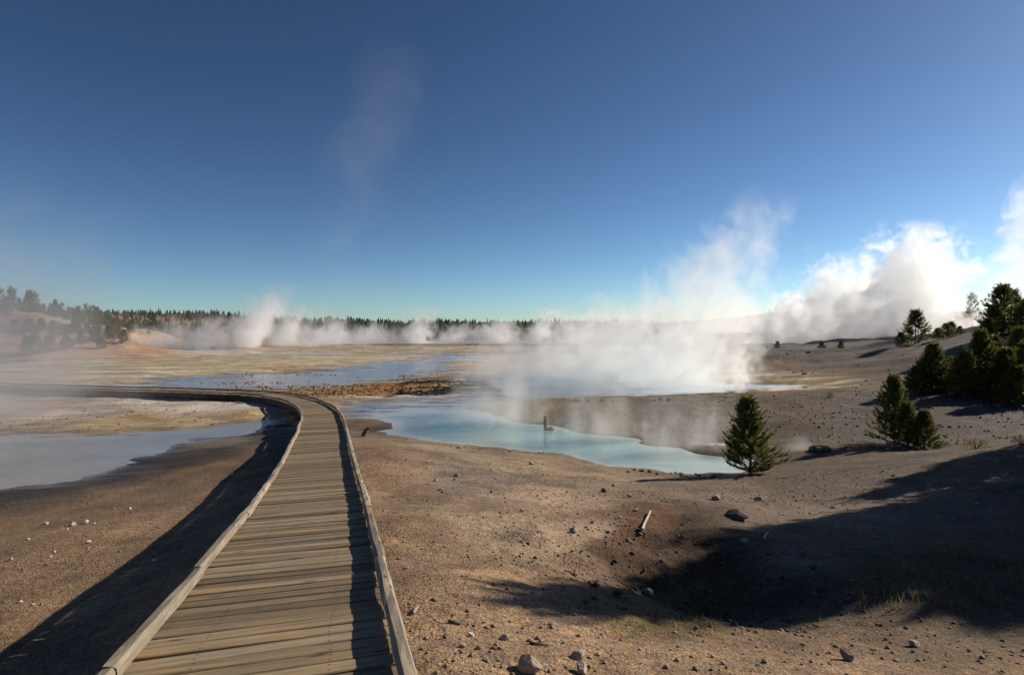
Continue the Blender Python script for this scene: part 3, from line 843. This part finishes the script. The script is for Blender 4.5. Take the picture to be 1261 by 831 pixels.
# ------------------------------------------------------------------ trees
def tube(V, F, pts, rads, n=6):
    o = len(V)
    for i, p in enumerate(pts):
        t = (pts[min(i + 1, len(pts) - 1)] - pts[max(i - 1, 0)]).normalized()
        a = t.orthogonal().normalized(); b = t.cross(a)
        for k in range(n):
            w = 6.283 * k / n; V.append(tuple(p + (a * math.cos(w) + b * math.sin(w)) * rads[i]))
    for i in range(len(pts) - 1):
        for k in range(n): F.append((o + i * n + k, o + i * n + (k + 1) % n, o + i * n + n + (k + 1) % n, o + i * n + n + k))

def conifer(seed, radius, branches, shoots, needles, nl, nw, low=.04, sparse=0.0, power=.85):
    """unit-height pine: trunk mesh (with limbs) and crown mesh of needle blades"""
    r = random.Random(seed)
    TV, TF = [], []
    lean = Vector((r.uniform(-.03, .03), r.uniform(-.03, .03), 0))
    axis = lambda t: lean * t + Vector((math.sin(t * 5 + seed) * .006, math.cos(t * 4 + seed) * .006, t))
    tube(TV, TF, [axis(t) for t in np.linspace(-.03, 1, 9)], [.022 * (1 - t * .93) for t in np.linspace(0, 1, 9)], 7)
    tips = []                                           # (position, direction) of shoots
    golden = 2.399
    lob = [r.uniform(.78, 1.2) for _ in range(8)]
    for i in range(branches):
        t = low + (1 - low) * (i + r.random()) / branches
        t = t ** .92 if t < 1 else .99
        if r.random() < sparse: continue
        az = i * golden + r.uniform(-.5, .5)
        L = radius * ((1 - t) ** power + .05) * r.uniform(.62, 1.1) * lob[int(az / 6.283 * 8) % 8]
        if t < low + .1: L *= r.uniform(.7, 1.0)
        up = .15 + .75 * t + r.uniform(-.15, .2)
        a = axis(t)
        out = Vector((math.cos(az), math.sin(az), 0))
        b = a + out * L * .55 + Vector((0, 0, L * up * .35)); c = a + out * L + Vector((0, 0, L * up * .95))
        tube(TV, TF, [a, b, c], [.006 * (1 - t * .7), .004 * (1 - t * .7), .0012], 4)
        side = Vector((-out.y, out.x, 0))
        for k in range(shoots):
            f = .25 + .75 * (k + r.random()) / shoots
            base = a.lerp(b, f * 2) if f < .5 else b.lerp(c, f * 2 - 1)
            dirv = (out * r.uniform(.3, 1) + side * r.uniform(-1, 1) * .9 + Vector((0, 0, r.uniform(.05, .9)))).normalized()
            tips.append((base, dirv, r.uniform(.6, 1.1)))
        tips.append((c, (out * .6 + Vector((0, 0, .8))).normalized(), 1.2))
    for k in range(4): tips.append((axis(.96 + k * .013), Vector((r.uniform(-.3, .3), r.uniform(-.3, .3), 1)).normalized(), 1.0))
    CV, CF = [], []
    for base, dv, sc in tips:
        sl = nl * 1.9 * sc
        a = dv.orthogonal().normalized(); b = dv.cross(a)
        for k in range(needles):
            w = r.uniform(0, 6.283); f = r.random()
            p0 = base + dv * sl * f
            d2 = (dv * r.uniform(.5, 1.2) + (a * math.cos(w) + b * math.sin(w)) * r.uniform(.4, 1)).normalized()
            sd = d2.cross(dv)
            sd = sd.normalized() if sd.length > 1e-4 else a
            p1 = p0 + d2 * nl * r.uniform(.7, 1.2)
            o = len(CV)
            CV += [tuple(p0 - sd * nw * .5), tuple(p0 + sd * nw * .5), tuple(p1)]
            CF.append((o, o + 1, o + 2))
    zt = max(v[2] for v in CV)
    CV = [tuple(c / zt for c in v) for v in CV]; TV = [tuple(c / zt for c in v) for v in TV]
    tm = bpy.data.meshes.new('trunk'); tm.from_pydata(TV, [], TF); tm.update()
    tm.polygons.foreach_set('use_smooth', np.ones(len(TF), bool)); tm.materials.append(M['bark'])
    cm = mesh_np('crown', CV, CF)
    return tm, cm

NEAR = [conifer(s_, .43, 130, 8, 16, .045, .015, .015, .05, 1.05) for s_ in (1, 2, 3)]
MID = [conifer(20 + s_, .40, 70, 6, 11, .062, .024, .03, .04) for s_ in range(3)]
TALL = [conifer(40 + s_, .19, 46, 4, 7, .05, .022, .22, .22, .7) for s_ in range(3)]
FAR = [conifer(60 + s_, .24, 24, 2, 5, .10, .055, .06, .05) for s_ in range(4)] + [conifer(70 + s_, .13, 20, 2, 4, .07, .045, .25, .2, .5) for s_ in range(3)]
for lst, mk in ((NEAR, 'needle'), (MID, 'needle'), (TALL, 'needle'), (FAR, 'needle_far')):
    for tm, cm in lst: cm.materials.append(M[mk])
def tree(loc, h, kind, label, group=None, wide=1.0, name='pine_tree', rot=None, variant=None):
    tm, cm = kind[variant] if variant is not None else rr.choice(kind)
    e = empty(name, loc, label, 'tree', group)
    e.rotation_euler = (0, 0, rr.uniform(0, 6.28) if rot is None else rot); e.scale = (h * wide, h * wide, h)
    link('trunk', tm, None, e); link('crown', cm, None, e)
    return e
def tree_px(px, foot, top, kind, label, group=None, wide=1.0, d=None, **kw):
    if d is None: p = hit(px, foot)
    else:
        x = (px - CX) / FPX * d; p = Vector((x, d, gz(x, d)))
    ztop = H_EYE - (top - HOR) / FPX * p.y
    return tree((p.x, p.y, p.z - .03), max(ztop - p.z, .3), kind, label, group, wide, **kw)

tree_px(924, 583, 481, NEAR, 'young bushy green pine at the near shore of the turquoise pool', wide=1.02, variant=0)
tree_px(1101, 546, 456, NEAR, 'dark pine with a low bush at its foot on the shaded slope', wide=.80, variant=1)
tree_px(1138, 552, 500, NEAR, 'low wide pine bush leaning against the dark pine on the slope', wide=1.25, variant=2)
tree_px(1118, 550, 490, NEAR, 'low pine bush squeezed between the dark pine and the wide bush', wide=1.0, variant=0)
tree_px(1148, 484, 418, NEAR, 'broad dark pine beside the bare rock gap on the right rise', wide=1.1, variant=2)
tree_px(1126, 486, 448, NEAR, 'small pine at the left foot of the broad dark pine', wide=1.2, variant=1)
tree_px(1176, 482, 436, NEAR, 'small round pine between the broad pine and the tall pine', wide=1.2, variant=0)
tree_px(1208, 486, 401, NEAR, 'tall dense pine on the right rise', wide=.85, variant=1)
tree_px(1236, 488, 424, NEAR, 'yellowish green pine right of the tall dense pine', wide=1.2, variant=0)
tree_px(1264, 495, 415, NEAR, 'pine at the right end of the group on the rise', wide=1.0, variant=2)
for px, foot, top, w, lb in [(1190, 489, 428, 1.2, 'bushy pine filling the gap left of the tall dense pine'), (1222, 480, 408, .9, 'upright pine just behind the yellowish green pine'), (1252, 474, 398, .9, 'tall pine at the back of the group on the rise'),
                             (1250, 500, 446, 1.3, 'low spreading pine at the front of the group on the rise'), (1163, 482, 440, 1.1, 'young pine tucked beside the broad dark pine'), (1136, 484, 436, 1.2, 'shaggy pine overlapping the broad dark pine'), (1275, 480, 405, 1.0, 'dense pine closing the group on the rise')]:
    tree_px(px, foot, top, NEAR, lb, wide=w)
tree_px(1246, 410, 352, MID, 'leaning dark pine crowding the large crest pine', wide=1.1, d=52)
tree_px(1225, 408, 372, MID, 'short full pine below the large crest pine', wide=1.3, d=49)
tree_px(1234, 412, 345, MID, 'large dark pine standing against the sky on the right crest', wide=1.05, d=50, variant=0)
tree_px(1258, 412, 365, MID, 'dark pine behind the large crest pine on its right', wide=1.2, d=51, variant=1)
tree_px(1285, 412, 350, MID, 'dark pine farther along the right crest', wide=1.1, d=50, variant=2)
tree_px(1217, 408, 388, MID, 'small pine at the left foot of the large crest pine', wide=1.2, d=48, variant=2)
tree_px(1127, 417, 378, MID, 'single conical pine on the hill crest before the white steam', wide=1.1, d=63, variant=1)
tree_px(1109, 420, 408, MID, 'tiny pine left of the single conical pine', wide=1.2, d=62, variant=0)
for px, top in ((1155, 402), (1165, 396), (1172, 394), (1182, 400)):
    tree_px(px, 415, top, MID, 'small scrubby pine in the low row on the hill crest', 'scrubby pines on the hill crest', wide=1.3, d=60 + (px % 3))
tree_px(1197, 400, 357, TALL, 'thin bare-looking pine half veiled by steam behind the crest', wide=1.0, d=95, variant=1)
for px, top in ((945, 425), (908, 428), (1012, 419), (1035, 419), (957, 419)):
    tree_px(px, 430, top, MID, 'tiny pine dotting the crest of the brown hill', 'tiny pines on the brown hill crest', wide=1.3, d=73)
for px, top in ((955, 378), (962, 379), (974, 373), (982, 374), (948, 381), (990, 379), (968, 380)):
    tree_px(px, 395, top, FAR, 'pine on the far steaming hillside', 'pines on the far steaming hillside', d=rr.uniform(196, 206))

# shade trees on the rise right of the hollow (their shadows fall across it)
for px, py, t in [(500,737,13.5),(670,726,13.6),(735,712,12.6),(800,705,12.4),(860,694,12.0),(820,752,15.0),(905,682,11.4),(880,745,14.6),(965,650,10.4),(960,735,14.0),
                 (1020,622,9.6),(1045,720,13.4),(1075,600,9.0),(1150,700,12.6),(1130,580,8.4),(1200,565,8.2),(1240,700,12.4),(1120,650,11.2),(1210,620,10.6),(1010,690,12.6),(1180,770,14.4),(1100,775,14.6),(1230,785,14.4),(1285,765,13.8),(1300,700,13.0),(1300,620,11.6),(1130,757,14.2),(1060,762,14.4)]:
    p = hit(px, py)                                     # where the tip of its shadow falls
    x, y = p.x + math.sin(SUN_AZ) * t, p.y + math.cos(SUN_AZ) * t
    g = gz(x, y)
    tree((x, y, g - .05), p.z + t * math.tan(SUN_EL) - g, MID, 'tall pine on the rise right of the hollow, shading it', 'tall shade pines right of the hollow', wide=.5)

# left hill
for px, foot, top in ((100,424,405),(118,422,398),(136,420,398),(152,422,404),(124,430,412),(42,437,408),(60,434,410),(82,430,410),(33,434,412)):
    tree_px(px, foot, top, MID, 'bushy green pine on the pink slope of the left hill', 'bushy pines on the pink slope', wide=1.15)
for k, (px, top) in enumerate(((-20,362),(0,352),(14,350),(36,354),(43,357),(54,372),(68,367),(76,371),(89,377),(97,375),(105,372),(114,374),(120,376),(128,383),(133,381),(24,365),(62,372),(84,376),(142,388),(110,380),(-10,360),(8,364),(30,366),(49,372),(72,374),(93,380),(101,381),(117,383),(124,386),(138,389),(147,391))):
    tree_px(px, 395, top, TALL if k % 3 else MID, 'slender pine along the crest of the left hill', 'slender pines along the left hill crest', wide=.95 if k % 3 else .7, d=rr.uniform(108, 122))
tree_px(154, 405, 381, TALL, 'lone flat-topped pine at the end of the left hill crest', wide=1.1, d=122, variant=0)
for k in range(34):
    px = rr.uniform(150, 245); d = rr.uniform(135, 190)
    tree_px(px, 410, 394 + (px - 150) * .05 + rr.uniform(-3, 6), FAR, 'dark pine in the wood behind the pink slope', 'dark pines in the wood behind the pink slope', d=d)
for k in range(12):
    px = rr.uniform(150, 215); tree_px(px, 415, 408 + rr.uniform(-2, 4), FAR, 'small pine at the foot of the pink slope', 'small pines at the foot of the pink slope', d=rr.uniform(122, 134), wide=1.2)

for k in range(26):
    px = rr.uniform(-30, 205); row = rr.uniform(402, 416) + max(0, (60 - px)) * -.08
    p = hit(px, row)
    tree((p.x, p.y, p.z - .03), rr.uniform(1.0, 2.6), MID, 'low scrubby pine dotted over the upper slope of the left hill', 'scrubby pines on the upper left slope', 1.25)
# far shore tree line
for k in range(85):
    px = rr.uniform(395, 790); d = rr.uniform(158, 230)
    hgt = rr.uniform(2.4, 4.4) * (1.0 if px < 720 else .8)
    x = (px - CX) / FPX * d
    tree((x, d, gz(x, d) - .05), hgt, FAR[:4], 'small dark pine in the tree line along the far shore', 'pines in the far shore tree line', 1.15, rot=rr.uniform(0, 6.28))
for px, top in ((493,400),(499,398),(550,399),(565,392),(582,400),(594,400),(622,397),(627,396),(634,396),(640,398),(647,399),(680,399),(692,398),(716,397),(725,394),(741,394),(735,398),(748,396),(770,402),(776,396),(783,393),(790,394),(797,396),(804,393),(808,396)):
    tree_px(px, 412, top, FAR[4:], 'thin tall pine rising above the far tree line', 'thin tall pines above the far tree line', d=rr.uniform(165, 200), wide=1.2)

# far wooded ridge: reads as one mass
def forest(n, seed, y0=430, dy=900, xa=-1.05, xb=.95, hs=1.0):
    r = np.random.default_rng(seed)
    y = y0 + dy * r.random(n) ** 1.2
    x = (xa + (xb - xa) * r.random(n)) * y
    kp = fbm(x * .02, y * .02, 3, 83) + r.uniform(-.5, .5, n) > -.25
    x, y = x[kp], y[kp]; n = len(x)
    z = ground_z(x, y)
    h = r.uniform(3.0, 7.5, n) * hs * (1 + .6 * fbm(x * .03, y * .03, 3, 85)); rad = h * r.uniform(.18, .28, n)
    V, F = [], []
    ang = np.linspace(0, 2 * np.pi, 6)[:-1]
    ring = np.stack([np.cos(ang), np.sin(ang)], 1)
    per = []
    for (f0, f1, rs) in ((.05, .55, 1.0), (.35, .82, .72), (.65, 1.0, .45)):
        rg = np.concatenate([x[:, None, None] + ring[None, :, :1] * rad[:, None, None] * rs * r.uniform(.7, 1.3, (n, 5, 1)),
                             y[:, None, None] + ring[None, :, 1:] * rad[:, None, None] * rs, np.broadcast_to((z + h * f0)[:, None, None], (n, 5, 1)) + r.uniform(-.4, .4, (n, 5, 1))], -1)
        tip = np.stack([x, y, z + h * f1], 1)[:, None, :]
        per.append(np.concatenate([rg, tip], 1))
    V = np.concatenate(per, 1)
    f = []
    for l in range(3):
        for k in range(5): f.append((l * 6 + k, l * 6 + (k + 1) % 5, l * 6 + 5))
    F = np.array(f)[None] + (np.arange(n) * 18)[:, None, None]
    return mesh_np('forest', V.reshape(-1, 3), F.reshape(-1, 3))
fo = tag(link('forest', forest(14000, 5), M['needle_far']), 'dark continuous pine forest covering the distant ridges', 'forest', kind='stuff')

tag(link('forest', forest(1900, 8, 158, 120, -.33, .21, .5), M['needle_far']), 'dark mass of small pines filling the far shore tree line', 'forest', kind='stuff')

# ------------------------------------------------------------------ shrubs and dry grass
def shrub_mesh(name, seed, mat, n=900, blade=.10, upright=.5):
    r = np.random.default_rng(seed)
    a = r.random(n) * 6.28; rad = r.random(n) ** .6
    top = (1 - rad ** 2) ** .5 * r.uniform(.6, 1.1, n)
    p = np.stack([np.cos(a) * rad, np.sin(a) * rad, top * r.random(n) ** .5], 1)
    dv = np.stack([np.cos(a) * rad + r.normal(0, .4, n), np.sin(a) * rad + r.normal(0, .4, n), upright + r.random(n)], 1)
    dv /= np.linalg.norm(dv, axis=1)[:, None]
    sd = np.cross(dv, r.normal(size=(n, 3))); sd /= np.linalg.norm(sd, axis=1)[:, None]
    L = blade * r.uniform(.7, 1.4, n)[:, None]
    V = np.stack([p - sd * L * .16, p + sd * L * .16, p + dv * L], 1).reshape(-1, 3)
    me = mesh_np(name, V, np.arange(n * 3).reshape(-1, 3)); me.materials.append(mat)
    return me
SHR = [shrub_mesh('shrub', 5 + k, M['shrub']) for k in range(3)]
def shrub(px, py, wpx, hpx, label, group=None):
    p = hit(px, py); w, h = wpx / FPX * p.y / 2, hpx / FPX * p.y
    e = empty('shrub', (p.x, p.y, p.z - .02), label, 'shrub', group)
    o = link('foliage', rr.choice(SHR), None, e); o.scale = (w, w, h); o.rotation_euler = (0, 0, rr.uniform(0, 6))
    V, F = [], []
    for k in range(5):
        a = k * 1.3; tube(V, F, [Vector((0, 0, -.02)), Vector((math.cos(a) * w * .35, math.sin(a) * w * .35, h * .4)), Vector((math.cos(a) * w * .7, math.sin(a) * w * .7, h * .8))], [.012, .008, .003], 4)
    me = bpy.data.meshes.new('stem'); me.from_pydata(V, [], F); link('stem', me, M['bark'], e)
shrub(1202, 552, 30, 15, 'low yellow green shrub on the shaded slope near the lit crest')
shrub(1258, 548, 22, 14, 'low green shrub at the crest beyond the shadowed bank')
shrub(1160, 549, 20, 8, 'flat shrub between the wide pine bush and the yellow green shrub')
shrub(1022, 490, 9, 9, 'tiny yellow shrub at the end of the mound crest')
shrub(939, 447, 22, 17, 'olive bush on the brown hill behind the small steam vent')
shrub(1120, 427, 10, 5, 'low dark bush below the single conical pine')

def grass(n, cells, seed, hmin, hmax, name, label):
    r = np.random.default_rng(seed)
    X, Y = [], []
    for (x, y, sx, sy, k) in cells:
        X.append(r.normal(x, sx, k)); Y.append(r.normal(y, sy, k))
    x, y = np.concatenate(X), np.concatenate(Y); n = len(x)
    z = ground_z(x, y); h = r.uniform(hmin, hmax, n)
    a = r.random(n) * 6.28; w = .0015 + .0015 * r.random(n)
    dx, dy = r.normal(0, .22, n) * h, r.normal(0, .22, n) * h
    c, s_ = np.cos(a) * w, np.sin(a) * w
    V = np.stack([np.stack([x - c, y - s_, z - .01], 1), np.stack([x + c, y + s_, z - .01], 1),
                  np.stack([x + c * .7 + dx * .4, y + s_ * .7 + dy * .4, z + h * .6], 1), np.stack([x + dx, y + dy, z + h], 1)], 1)
    F = np.array([(0, 1, 2), (0, 2, 3)])[None] + (np.arange(n) * 4)[:, None, None]
    return tag(link(name, mesh_np(name, V.reshape(-1, 3), F.reshape(-1, 3)), M['dry_grass']), label, 'grass', kind='stuff')
cells = []
for k in range(120):
    p = hit(rr.uniform(1060, 1290), rr.uniform(680, 752)); cells.append((p.x, p.y, .09, .09, 8))
grass(0, cells, 4, .04, .17, 'dry_grass', 'thin dry grass stems in the dark shadowed hollow')
cells = []
for k in range(26):
    p = hit(rr.uniform(780, 900), rr.uniform(756, 778)); cells.append((p.x, p.y, .06, .04, 14))
for k in range(30):
    p = hit(rr.uniform(1040, 1240), rr.uniform(548, 562)); cells.append((p.x, p.y, .2, .1, 14))
grass(0, cells, 6, .02, .06, 'dry_grass', 'short tufts of rusty grass along the hollow rim and the far crest')

# ------------------------------------------------------------------ steam
def steam_material(name, dens_, aniso=.35, col=(1, 1, 1)):
    m = bpy.data.materials.new(name); m.use_nodes = True
    m.node_tree.nodes.clear(); k = NT(m.node_tree)
    out = k.n.new('ShaderNodeOutputMaterial'); v = k.n.new('ShaderNodeVolumePrincipled')
    v.inputs['Color'].default_value = (*col, 1)
    v.inputs['Density'].default_value = dens_
    v.inputs['Anisotropy'].default_value = aniso
    k.l.new(v.outputs[0], out.inputs['Volume'])
    return m

def steam(base, half, height, drift, grow, dens_, label, nscale=3.0, amp=1.1, lo=.0, hi=.5, warp=.5, vox=.3, topfade=1.2, bend=1.3, aniso=.35, seed=0, stretch=1.0, bottom=.04, bias=0.0, erode=.9):
    """a steam plume: a voxel cloud whose density field is a leaning, widening column broken up by noise"""
    ax, ay = half; dx, dy = drift
    x0 = min(-ax, dx - ax * (1 + grow)) * 1.15 - warp; x1 = max(ax, dx + ax * (1 + grow)) * 1.15 + warp
    y0 = min(-ay, dy - ay * (1 + grow)) * 1.15 - warp; y1 = max(ay, dy + ay * (1 + grow)) * 1.15 + warp
    tr = bpy.data.node_groups.new('steam_cloud', 'GeometryNodeTree')
    tr.interface.new_socket('Geometry', in_out='INPUT', socket_type='NodeSocketGeometry')
    tr.interface.new_socket('Geometry', in_out='OUTPUT', socket_type='NodeSocketGeometry')
    k = NT(tr); go = k.n.new('NodeGroupOutput')
    pos = k.n.new('GeometryNodeInputPosition').outputs[0]
    npos = k.map_add(pos, seed, drift, height) if hasattr(k, 'map_add') else k.vmath('ADD', pos, (seed * 13.7, seed * 7.3, seed * 3.1))
    _, wc = k.noise(npos, .7 / nscale, 2, .5)
    wv_ = k.vmath('SCALE', k.vmath('SUBTRACT', wc, (.5, .5, .5)), warp * 2.2)
    p = k.vmath('ADD', pos, wv_)
    sp = k.n.new('ShaderNodeSeparateXYZ'); k.put(sp.inputs[0], p)
    raw = k.n.new('ShaderNodeSeparateXYZ'); k.put(raw.inputs[0], pos)
    t = k.math('DIVIDE', sp.outputs[2], height)
    tc = k.math('MAXIMUM', t, 0.0)
    tb = k.math('POWER', tc, bend)
    cx_, cy_ = k.math('MULTIPLY', tb, dx), k.math('MULTIPLY', tb, dy)
    g = k.math('ADD', k.math('MULTIPLY', tc, grow), 1.0)
    qx = k.math('DIVIDE', k.math('SUBTRACT', sp.outputs[0], cx_), k.math('MULTIPLY', g, ax))
    qy = k.math('DIVIDE', k.math('SUBTRACT', sp.outputs[1], cy_), k.math('MULTIPLY', g, ay))
    q = k.math('SQRT', k.math('ADD', k.math('MULTIPLY', qx, qx), k.math('MULTIPLY', qy, qy)))
    core = k.math('SUBTRACT', 1.0, q)
    nz = k.vmath('MULTIPLY', k.vmath('ADD', p, (seed * 5.1, seed * 9.7, seed * 2.3)), (1, 1, 1 / stretch))
    n, _ = k.noise(nz, 1.0 / nscale, 5, .58, .3)
    f = k.math('ADD', core, k.math('MULTIPLY', k.math('SUBTRACT', n, .5), amp * 2))
    f = k.math('ADD', f, bias)
    f = k.math('SUBTRACT', f, k.math('MULTIPLY', k.math('POWER', tc, 1.6), erode))
    dn = k.rng(f, lo, hi, 0, 1, True)
    top = k.math('POWER', k.math('SUBTRACT', 1.0, k.math('MINIMUM', tc, 1.0)), topfade)
    rawt = k.math('DIVIDE', raw.outputs[2], height)
    bot = k.rng(rawt, 0, bottom, 0, 1)
    roof = k.rng(rawt, .85, 1.0, 1, 0)
    dn = k.math('MULTIPLY', k.math('MULTIPLY', dn, top), k.math('MULTIPLY', bot, roof))
    vc = k.n.new('GeometryNodeVolumeCube')
    k.put(vc.inputs['Density'], dn)
    vc.inputs['Min'].default_value = (x0, y0, 0); vc.inputs['Max'].default_value = (x1, y1, height)
    vc.inputs['Resolution X'].default_value = max(16, int((x1 - x0) / vox)); vc.inputs['Resolution Y'].default_value = max(16, int((y1 - y0) / vox)); vc.inputs['Resolution Z'].default_value = max(16, int(height / vox))
    sm = k.n.new('GeometryNodeSetMaterial'); sm.inputs['Material'].default_value = steam_material('steam', dens_, aniso)
    k.l.new(vc.outputs[0], sm.inputs[0]); k.l.new(sm.outputs[0], go.inputs[0])
    me = bpy.data.meshes.new('steam'); o = link('steam', me); o.location = base
    mod = o.modifiers.new('steam_cloud', 'NODES'); mod.node_group = tr
    return tag(o, label, 'steam', 'drifting steam', 'stuff')

def base_of(px, d, z=None):
    x = (px - CX) / FPX * d
    return (x, d, gz(x, d) if z is None else z)

# great white plumes behind the right crest
GP = [(960, 124, (5, 4), 12, (4, 1), .6, .34, 22, 'rolling white puff at the low left end of the plume bank'),
      (1010, 115, (6, 4), 19, (7, 2), .7, .34, 1, 'white plume left of the tallest one behind the hill crest'),
      (1070, 103, (6, 4), 23, (11, 2), .8, .36, 2, 'tallest white billowing plume behind the hill crest'),
      (1130, 96, (5, 4), 17, (5, 2), .7, .24, 23, 'white plume behind the single conical pine'),
      (1245, 84, (4, 3.5), 26, (9, 2), .9, .13, 3, 'white plume rising behind the large crest pine')]
for px, d, hf_, hg, dr, gr, dn_, sd_, lb in GP:
    steam(base_of(px, d, .3 if px < 1200 else 3), hf_, hg, dr, gr, dn_, lb, 2.5, 1.7, .0, .16, 2.6, .26, .3, .95, .45, sd_, bias=.2, erode=1.0)
# the upper pool: a low blanket and separate leaning wisps
steam(base_of(735, 46, .03), (11.5, 6.0), 5.0, (3, 1), .1, .22, 'low white blanket of steam lying on the upper pool', 1.3, 1.7, .05, .55, 1.0, .12, 1.4, 1.0, .5, 4, bias=.08, erode=.9)
UP = [(610, 51, 4.5, 2.0, .45, 31, 'short wisp at the left end of the upper pool'), (670, 50, 6.0, 2.6, .45, 32, 'leaning wisp over the left half of the upper pool'), (730, 48, 8.5, 4.0, .5, 33, 'leaning steam streak over the middle of the upper pool'),
      (785, 45.5, 12.5, 7.0, .5, 34, 'tall leaning steam streak right of the upper pool middle'), (830, 43, 15.0, 7.5, .5, 35, 'tallest steam streak at the right of the upper pool'), (862, 39.5, 9.0, 3.5, .3, 36, 'dense steam column at the right shore of the upper pool')]
for px, d, hg, dr, dn_, sd_, lb in UP:
    steam(base_of(px, d, .03), (2.7, 2.2), hg, (dr, 1), 1.0, dn_ * .75, lb, 1.5, 1.6, .0, .6, 1.6, .13, .9, 1.0, .5, sd_, 1.6, bias=.08, erode=.8)
steam(base_of(913, 37, .05), (.5, .6), 4.6, (-.3, .2), 2.6, 1.6, 'small steam vent by the mound crest behind the young pine', .6, 1.4, .0, .6, .5, .07, 1.3, 1.0, .5, 6)
steam(base_of(965, 38, .1), (2.2, .7), 1.1, (1.4, .2), .5, .7, 'low ribbon of steam drifting right of the small vent', .6, 1.5, .15, .8, .35, .07, 1.2, 1.0, .5, 7)
# veils on the lower pool
steam(base_of(605, 26, .02), (2.8, 2.2), 4.6, (1.0, .3), .5, .55, 'thin steam veil at the left end of the turquoise pool', .9, 1.1, .1, .8, .5, .08, 1.4, 1.0, .5, 8, 2.2)
steam(base_of(735, 22.5, .02), (3.6, 1.6), 3.2, (.6, .3), .3, .5, 'wispy steam over the middle of the turquoise pool', .7, 1.3, .15, .9, .4, .07, 1.4, 1.0, .5, 9, 2.8)
steam(base_of(845, 20.3, .02), (2.6, 1.3), 3.2, (.4, .3), .4, .5, 'wispy steam over the pool left of the young pine', .65, 1.3, .15, .9, .4, .07, 1.4, 1.0, .5, 10, 2.8)
steam(base_of(985, 19.4, .15), (.9, .6), 1.0, (-.2, .1), .4, .5, 'low steam in the gully right of the young pine', .5, 1.0, .05, .8, .25, .05, 1.2, 1.0, .5, 11)
# far shore
steam(base_of(298, 118, .1), (3.2, 4), 15, (9, 1), 1.8, .9, 'bright steam column on the left of the far shore', 2.6, 1.1, .0, .45, 1.6, .32, 1.7, 1.2, .5, 12)
steam(base_of(205, 112, .1), (15, 4), 9, (7, 1), .3, .34, 'low steam drifting before the pink slope', 2.6, 1.2, .05, .7, 1.6, .32, 1.3, 1.0, .5, 13)
steam(base_of(355, 125, .1), (16, 5), 12, (6, 1), .2, .3, 'hazy steam bank right of the bright column', 2.8, 1.4, .1, .8, 1.6, .36, 1.6, 1.0, .5, 14)
steam(base_of(470, 140, .2), (22, 4), 6, (4, 1), .2, .5, 'low white steam bank before the far tree line', 2.3, 1.5, .1, .7, 1.4, .36, 2.0, 1.0, .5, 15, bias=.05)
steam(base_of(620, 140, .2), (19, 4), 6, (4, 1), .2, .5, 'low white steam bank before the far pines in the middle', 2.3, 1.5, .1, .7, 1.4, .36, 2.0, 1.0, .5, 16, bias=.05)
steam(base_of(740, 150, .5), (15, 5), 13, (5, 1), .4, .42, 'steam rising from the slope beyond the upper pool', 2.8, 1.4, .1, .7, 1.6, .4, 1.5, 1.0, .5, 17)
steam(base_of(900, 160, 2.5), (16, 5), 14, (6, 1), .3, .35, 'white steam on the far hillside', 3.4, 1.4, .15, .6, 1.8, .42, 1.3, 1.0, .5, 18)
steam(base_of(250, 88, .05), (10, 3), 2.6, (2, 0), .2, .26, 'thin steam lying on the yellow flats', 1.6, 1.3, .15, .8, .8, .22, 1.2, 1.0, .5, 19)
for px, d, hg, sd_, lb in [(248, 122, 9, 41, 'steam puff left of the bright far column'), (345, 128, 10, 42, 'steam puff right of the bright far column'), (398, 138, 8, 43, 'first thin column before the far tree line'), (446, 136, 7, 44, 'second thin column before the far tree line'),
                          (505, 140, 9, 45, 'steam column before the middle of the far tree line'), (556, 138, 7, 46, 'short bright puff before the far pines'), (600, 140, 8, 47, 'leaning column before the far pines'), (655, 138, 12, 48, 'tall column at the right of the far tree line'), (705, 142, 10, 49, 'column beyond the left end of the upper pool'), (775, 150, 12, 50, 'column on the dark slope beyond the upper pool')]:
    steam(base_of(px, d, .2), (rr.uniform(1.2, 3.2), 1.8), hg * rr.uniform(.7, 1.3), (hg * .45, 1), 1.3, rr.uniform(.35, .8), lb, 1.7, 1.6, .0, .4, 1.5, .28, .8, 1.0, .5, sd_, 1.4, bias=.15, erode=.8)
# mist drifting in from the left
steam((-26.5, 27, .02), (10, 7), 13, (0, 0), .2, .26, 'grey mist drifting over the boardwalk from the left', 3.4, .9, .0, .9, 2.0, .3, 1.5, 1.0, .68, 20, erode=.5)
steam((-62, 78, .1), (17, 6), 24, (2, 0), .2, .06, 'pale steam veil before the left hill', 5, .9, .0, .9, 3.0, .55, 1.0, 1.0, .65, 24, erode=.4)
# high faint wisp
steam((-34, 108, 8), (6, 5), 48, (14, 0), .9, .013, 'faint wisp of steam trailing high into the blue sky', 8, .9, .0, 1.1, 5.0, .8, .1, 1.0, .0, 21, 1.0, .5, erode=.2)
print('verts', len(gx), 'objects', len(bpy.data.objects))
